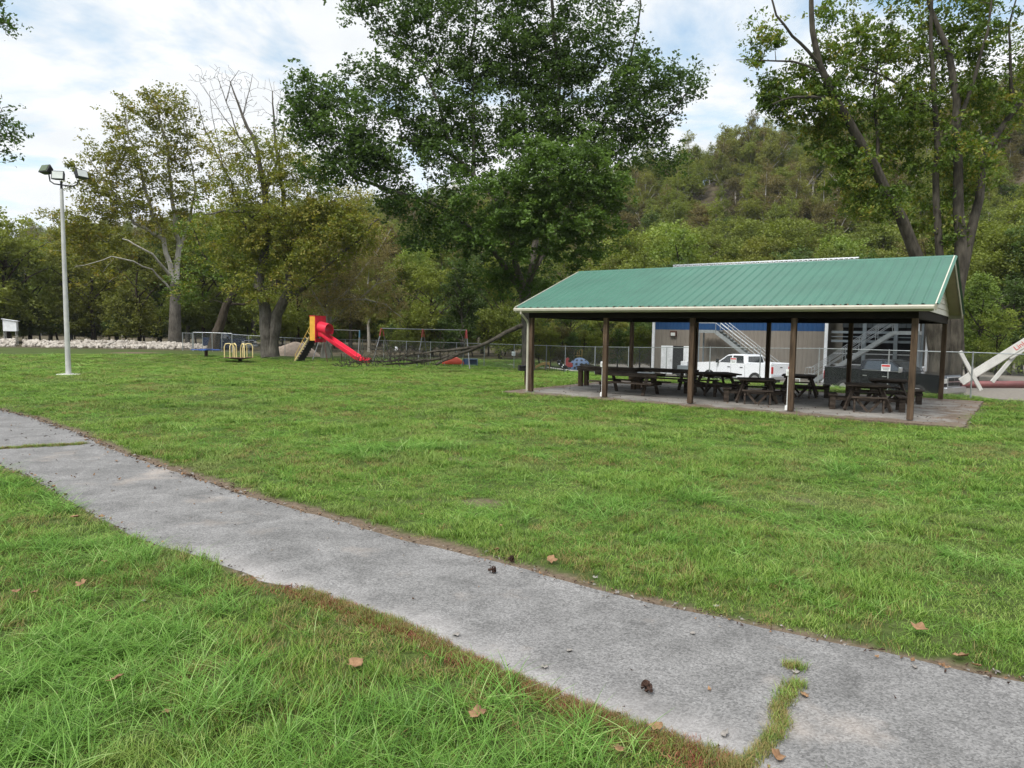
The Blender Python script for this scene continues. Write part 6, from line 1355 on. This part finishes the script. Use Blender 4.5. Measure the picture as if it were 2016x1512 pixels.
# small litter: countless bits, one object
lc = bpy.data.collections.new('litter sources')
for i in range(4):
    r_ = random.Random(200 + i); b = MB(); b.poly([(r_.uniform(-.5, .5) * 1.3, r_.uniform(-.5, .5), r_.uniform(0, .45)) for _ in range(5)], (0, 1, 2), (0, 2, 3), (1, 3, 4)); me_ = bpy.data.meshes.new('litter_%d' % i); me_.from_pydata(b.v, [], b.f); me_.materials.append([M['cone'], M['leaf_grey'], M['leaf_tan'], M['cone']][i]); lc.objects.link(bpy.data.objects.new(me_.name, me_))
LP = []
Q = resample([onz(*q) for q in PUP], 4000)[:-1]; kq = rng.choice(len(Q), 1300); q = Q[kq] + rng.normal(0, .06, (1300, 2)); LP.append(np.column_stack([q, np.full(1300, .015)]))
Q = resample([onz(*q) for q in PLO], 4000)[:-1]; kq = rng.choice(len(Q), 380); q = Q[kq] + rng.normal(0, .04, (380, 2)); LP.append(np.column_stack([q, np.full(380, .015)]))
q = np.column_stack([rng.uniform(-14, 5, 2600), rng.uniform(3, 16, 2600)]); q = q[inside(q[:, 0], q[:, 1], POLY)]; q = q[rng.uniform(0, 1, len(q)) < np.clip(.10 + .08 * (q[:, 1] - 6), .10, .8)]; LP.append(np.column_stack([q, np.full(len(q), .012)]))
q = np.column_stack([rng.uniform(SL[0] - .3, SL[1] + .3, 900), rng.uniform(SL[2] - .3, SL[3] + .3, 900)]); q = np.array([pav(a, c)[:2] for a, c in q]); LP.append(np.column_stack([q, np.full(len(q), .055)]))
LP = np.concatenate(LP); LP[:, 2] += gz(LP[:, 0], LP[:, 1])
q = np.array([tuple(pav(rng.uniform(-9.5, -1.0), -OE - rng.uniform(-.04, .12), ZE + .03)) for _ in range(170)]); LP = np.concatenate([LP, q]); n = len(LP); s_ = rng.uniform(.018, .05, n) * np.where(np.hypot(LP[:, 0], LP[:, 1]) > 10, 1.6, 1)
instancer('leaf_litter', LP, np.stack([rng.normal(0, .3, n), rng.normal(0, .3, n), rng.uniform(0, 6, n)], -1), np.stack([s_] * 3, -1), rng.choice([0, 1, 2, 3], n, p=[.3, .3, .2, .2]), lc, 'small dead leaf bits scattered over path, slab and gutter', 'leaf litter')
def cone(px, py, L_, label, rz):
    p = ong(px, py); b = MB(); b.tube([(-L_ / 2, 0, .03), (L_ / 2, 0, .03)], [.012, .006], 6); r_ = random.Random(px)
    for i in range(70):
        u_ = r_.uniform(-.5, .5); t_ = r_.uniform(0, 6.28); R_ = (.032 * (1 - (abs(u_ * 2 - .1)) ** 2.2) + .006); c = Vector((u_ * L_, 0, .03)); d = Vector((.35, cos(t_), sin(t_))).normalized(); e_ = c + d * R_
        s1 = d.cross(Vector((1, 0, 0))).normalized() * .009; b.poly([c, e_ - s1, e_ + Vector((.006, 0, 0)), e_ + s1], (0, 1, 2, 3))
    o_ = b.build('pine_cone', M['cone'], None, loc=p + Vector((0, 0, .012)), rz=rz); tag(o_, label, 'pine cone', 'pine cones on the path')
cone(1275, 1366, .09, 'large dark pine cone lying on the near part of the path', 1.9); cone(968, 1130, .07, 'smaller dark pine cone near the middle of the path', .1); cone(1005, 1108, .05, 'small flattened cone just above and right of the smaller one', .2)

# ------------------------------------------------------------------ thin valley air
hb_ = MB().box((20, 230, 78), (1500, 1100, 170)).build('haze', None, None); tag(hb_, 'faint pale haze in the valley air', 'haze', kind='stuff')
hm = bpy.data.materials.new('haze'); hm.use_nodes = True; hn = hm.node_tree; hn.nodes.clear(); ho = hn.nodes.new('ShaderNodeOutputMaterial'); hv = hn.nodes.new('ShaderNodeVolumePrincipled')
hv.inputs['Density'].default_value = .00013; hv.inputs['Color'].default_value = (.86, .9, .95, 1); hv.inputs['Anisotropy'].default_value = .3; hn.links.new(hv.outputs[0], ho.inputs['Volume']); hb_.data.materials.append(hm)
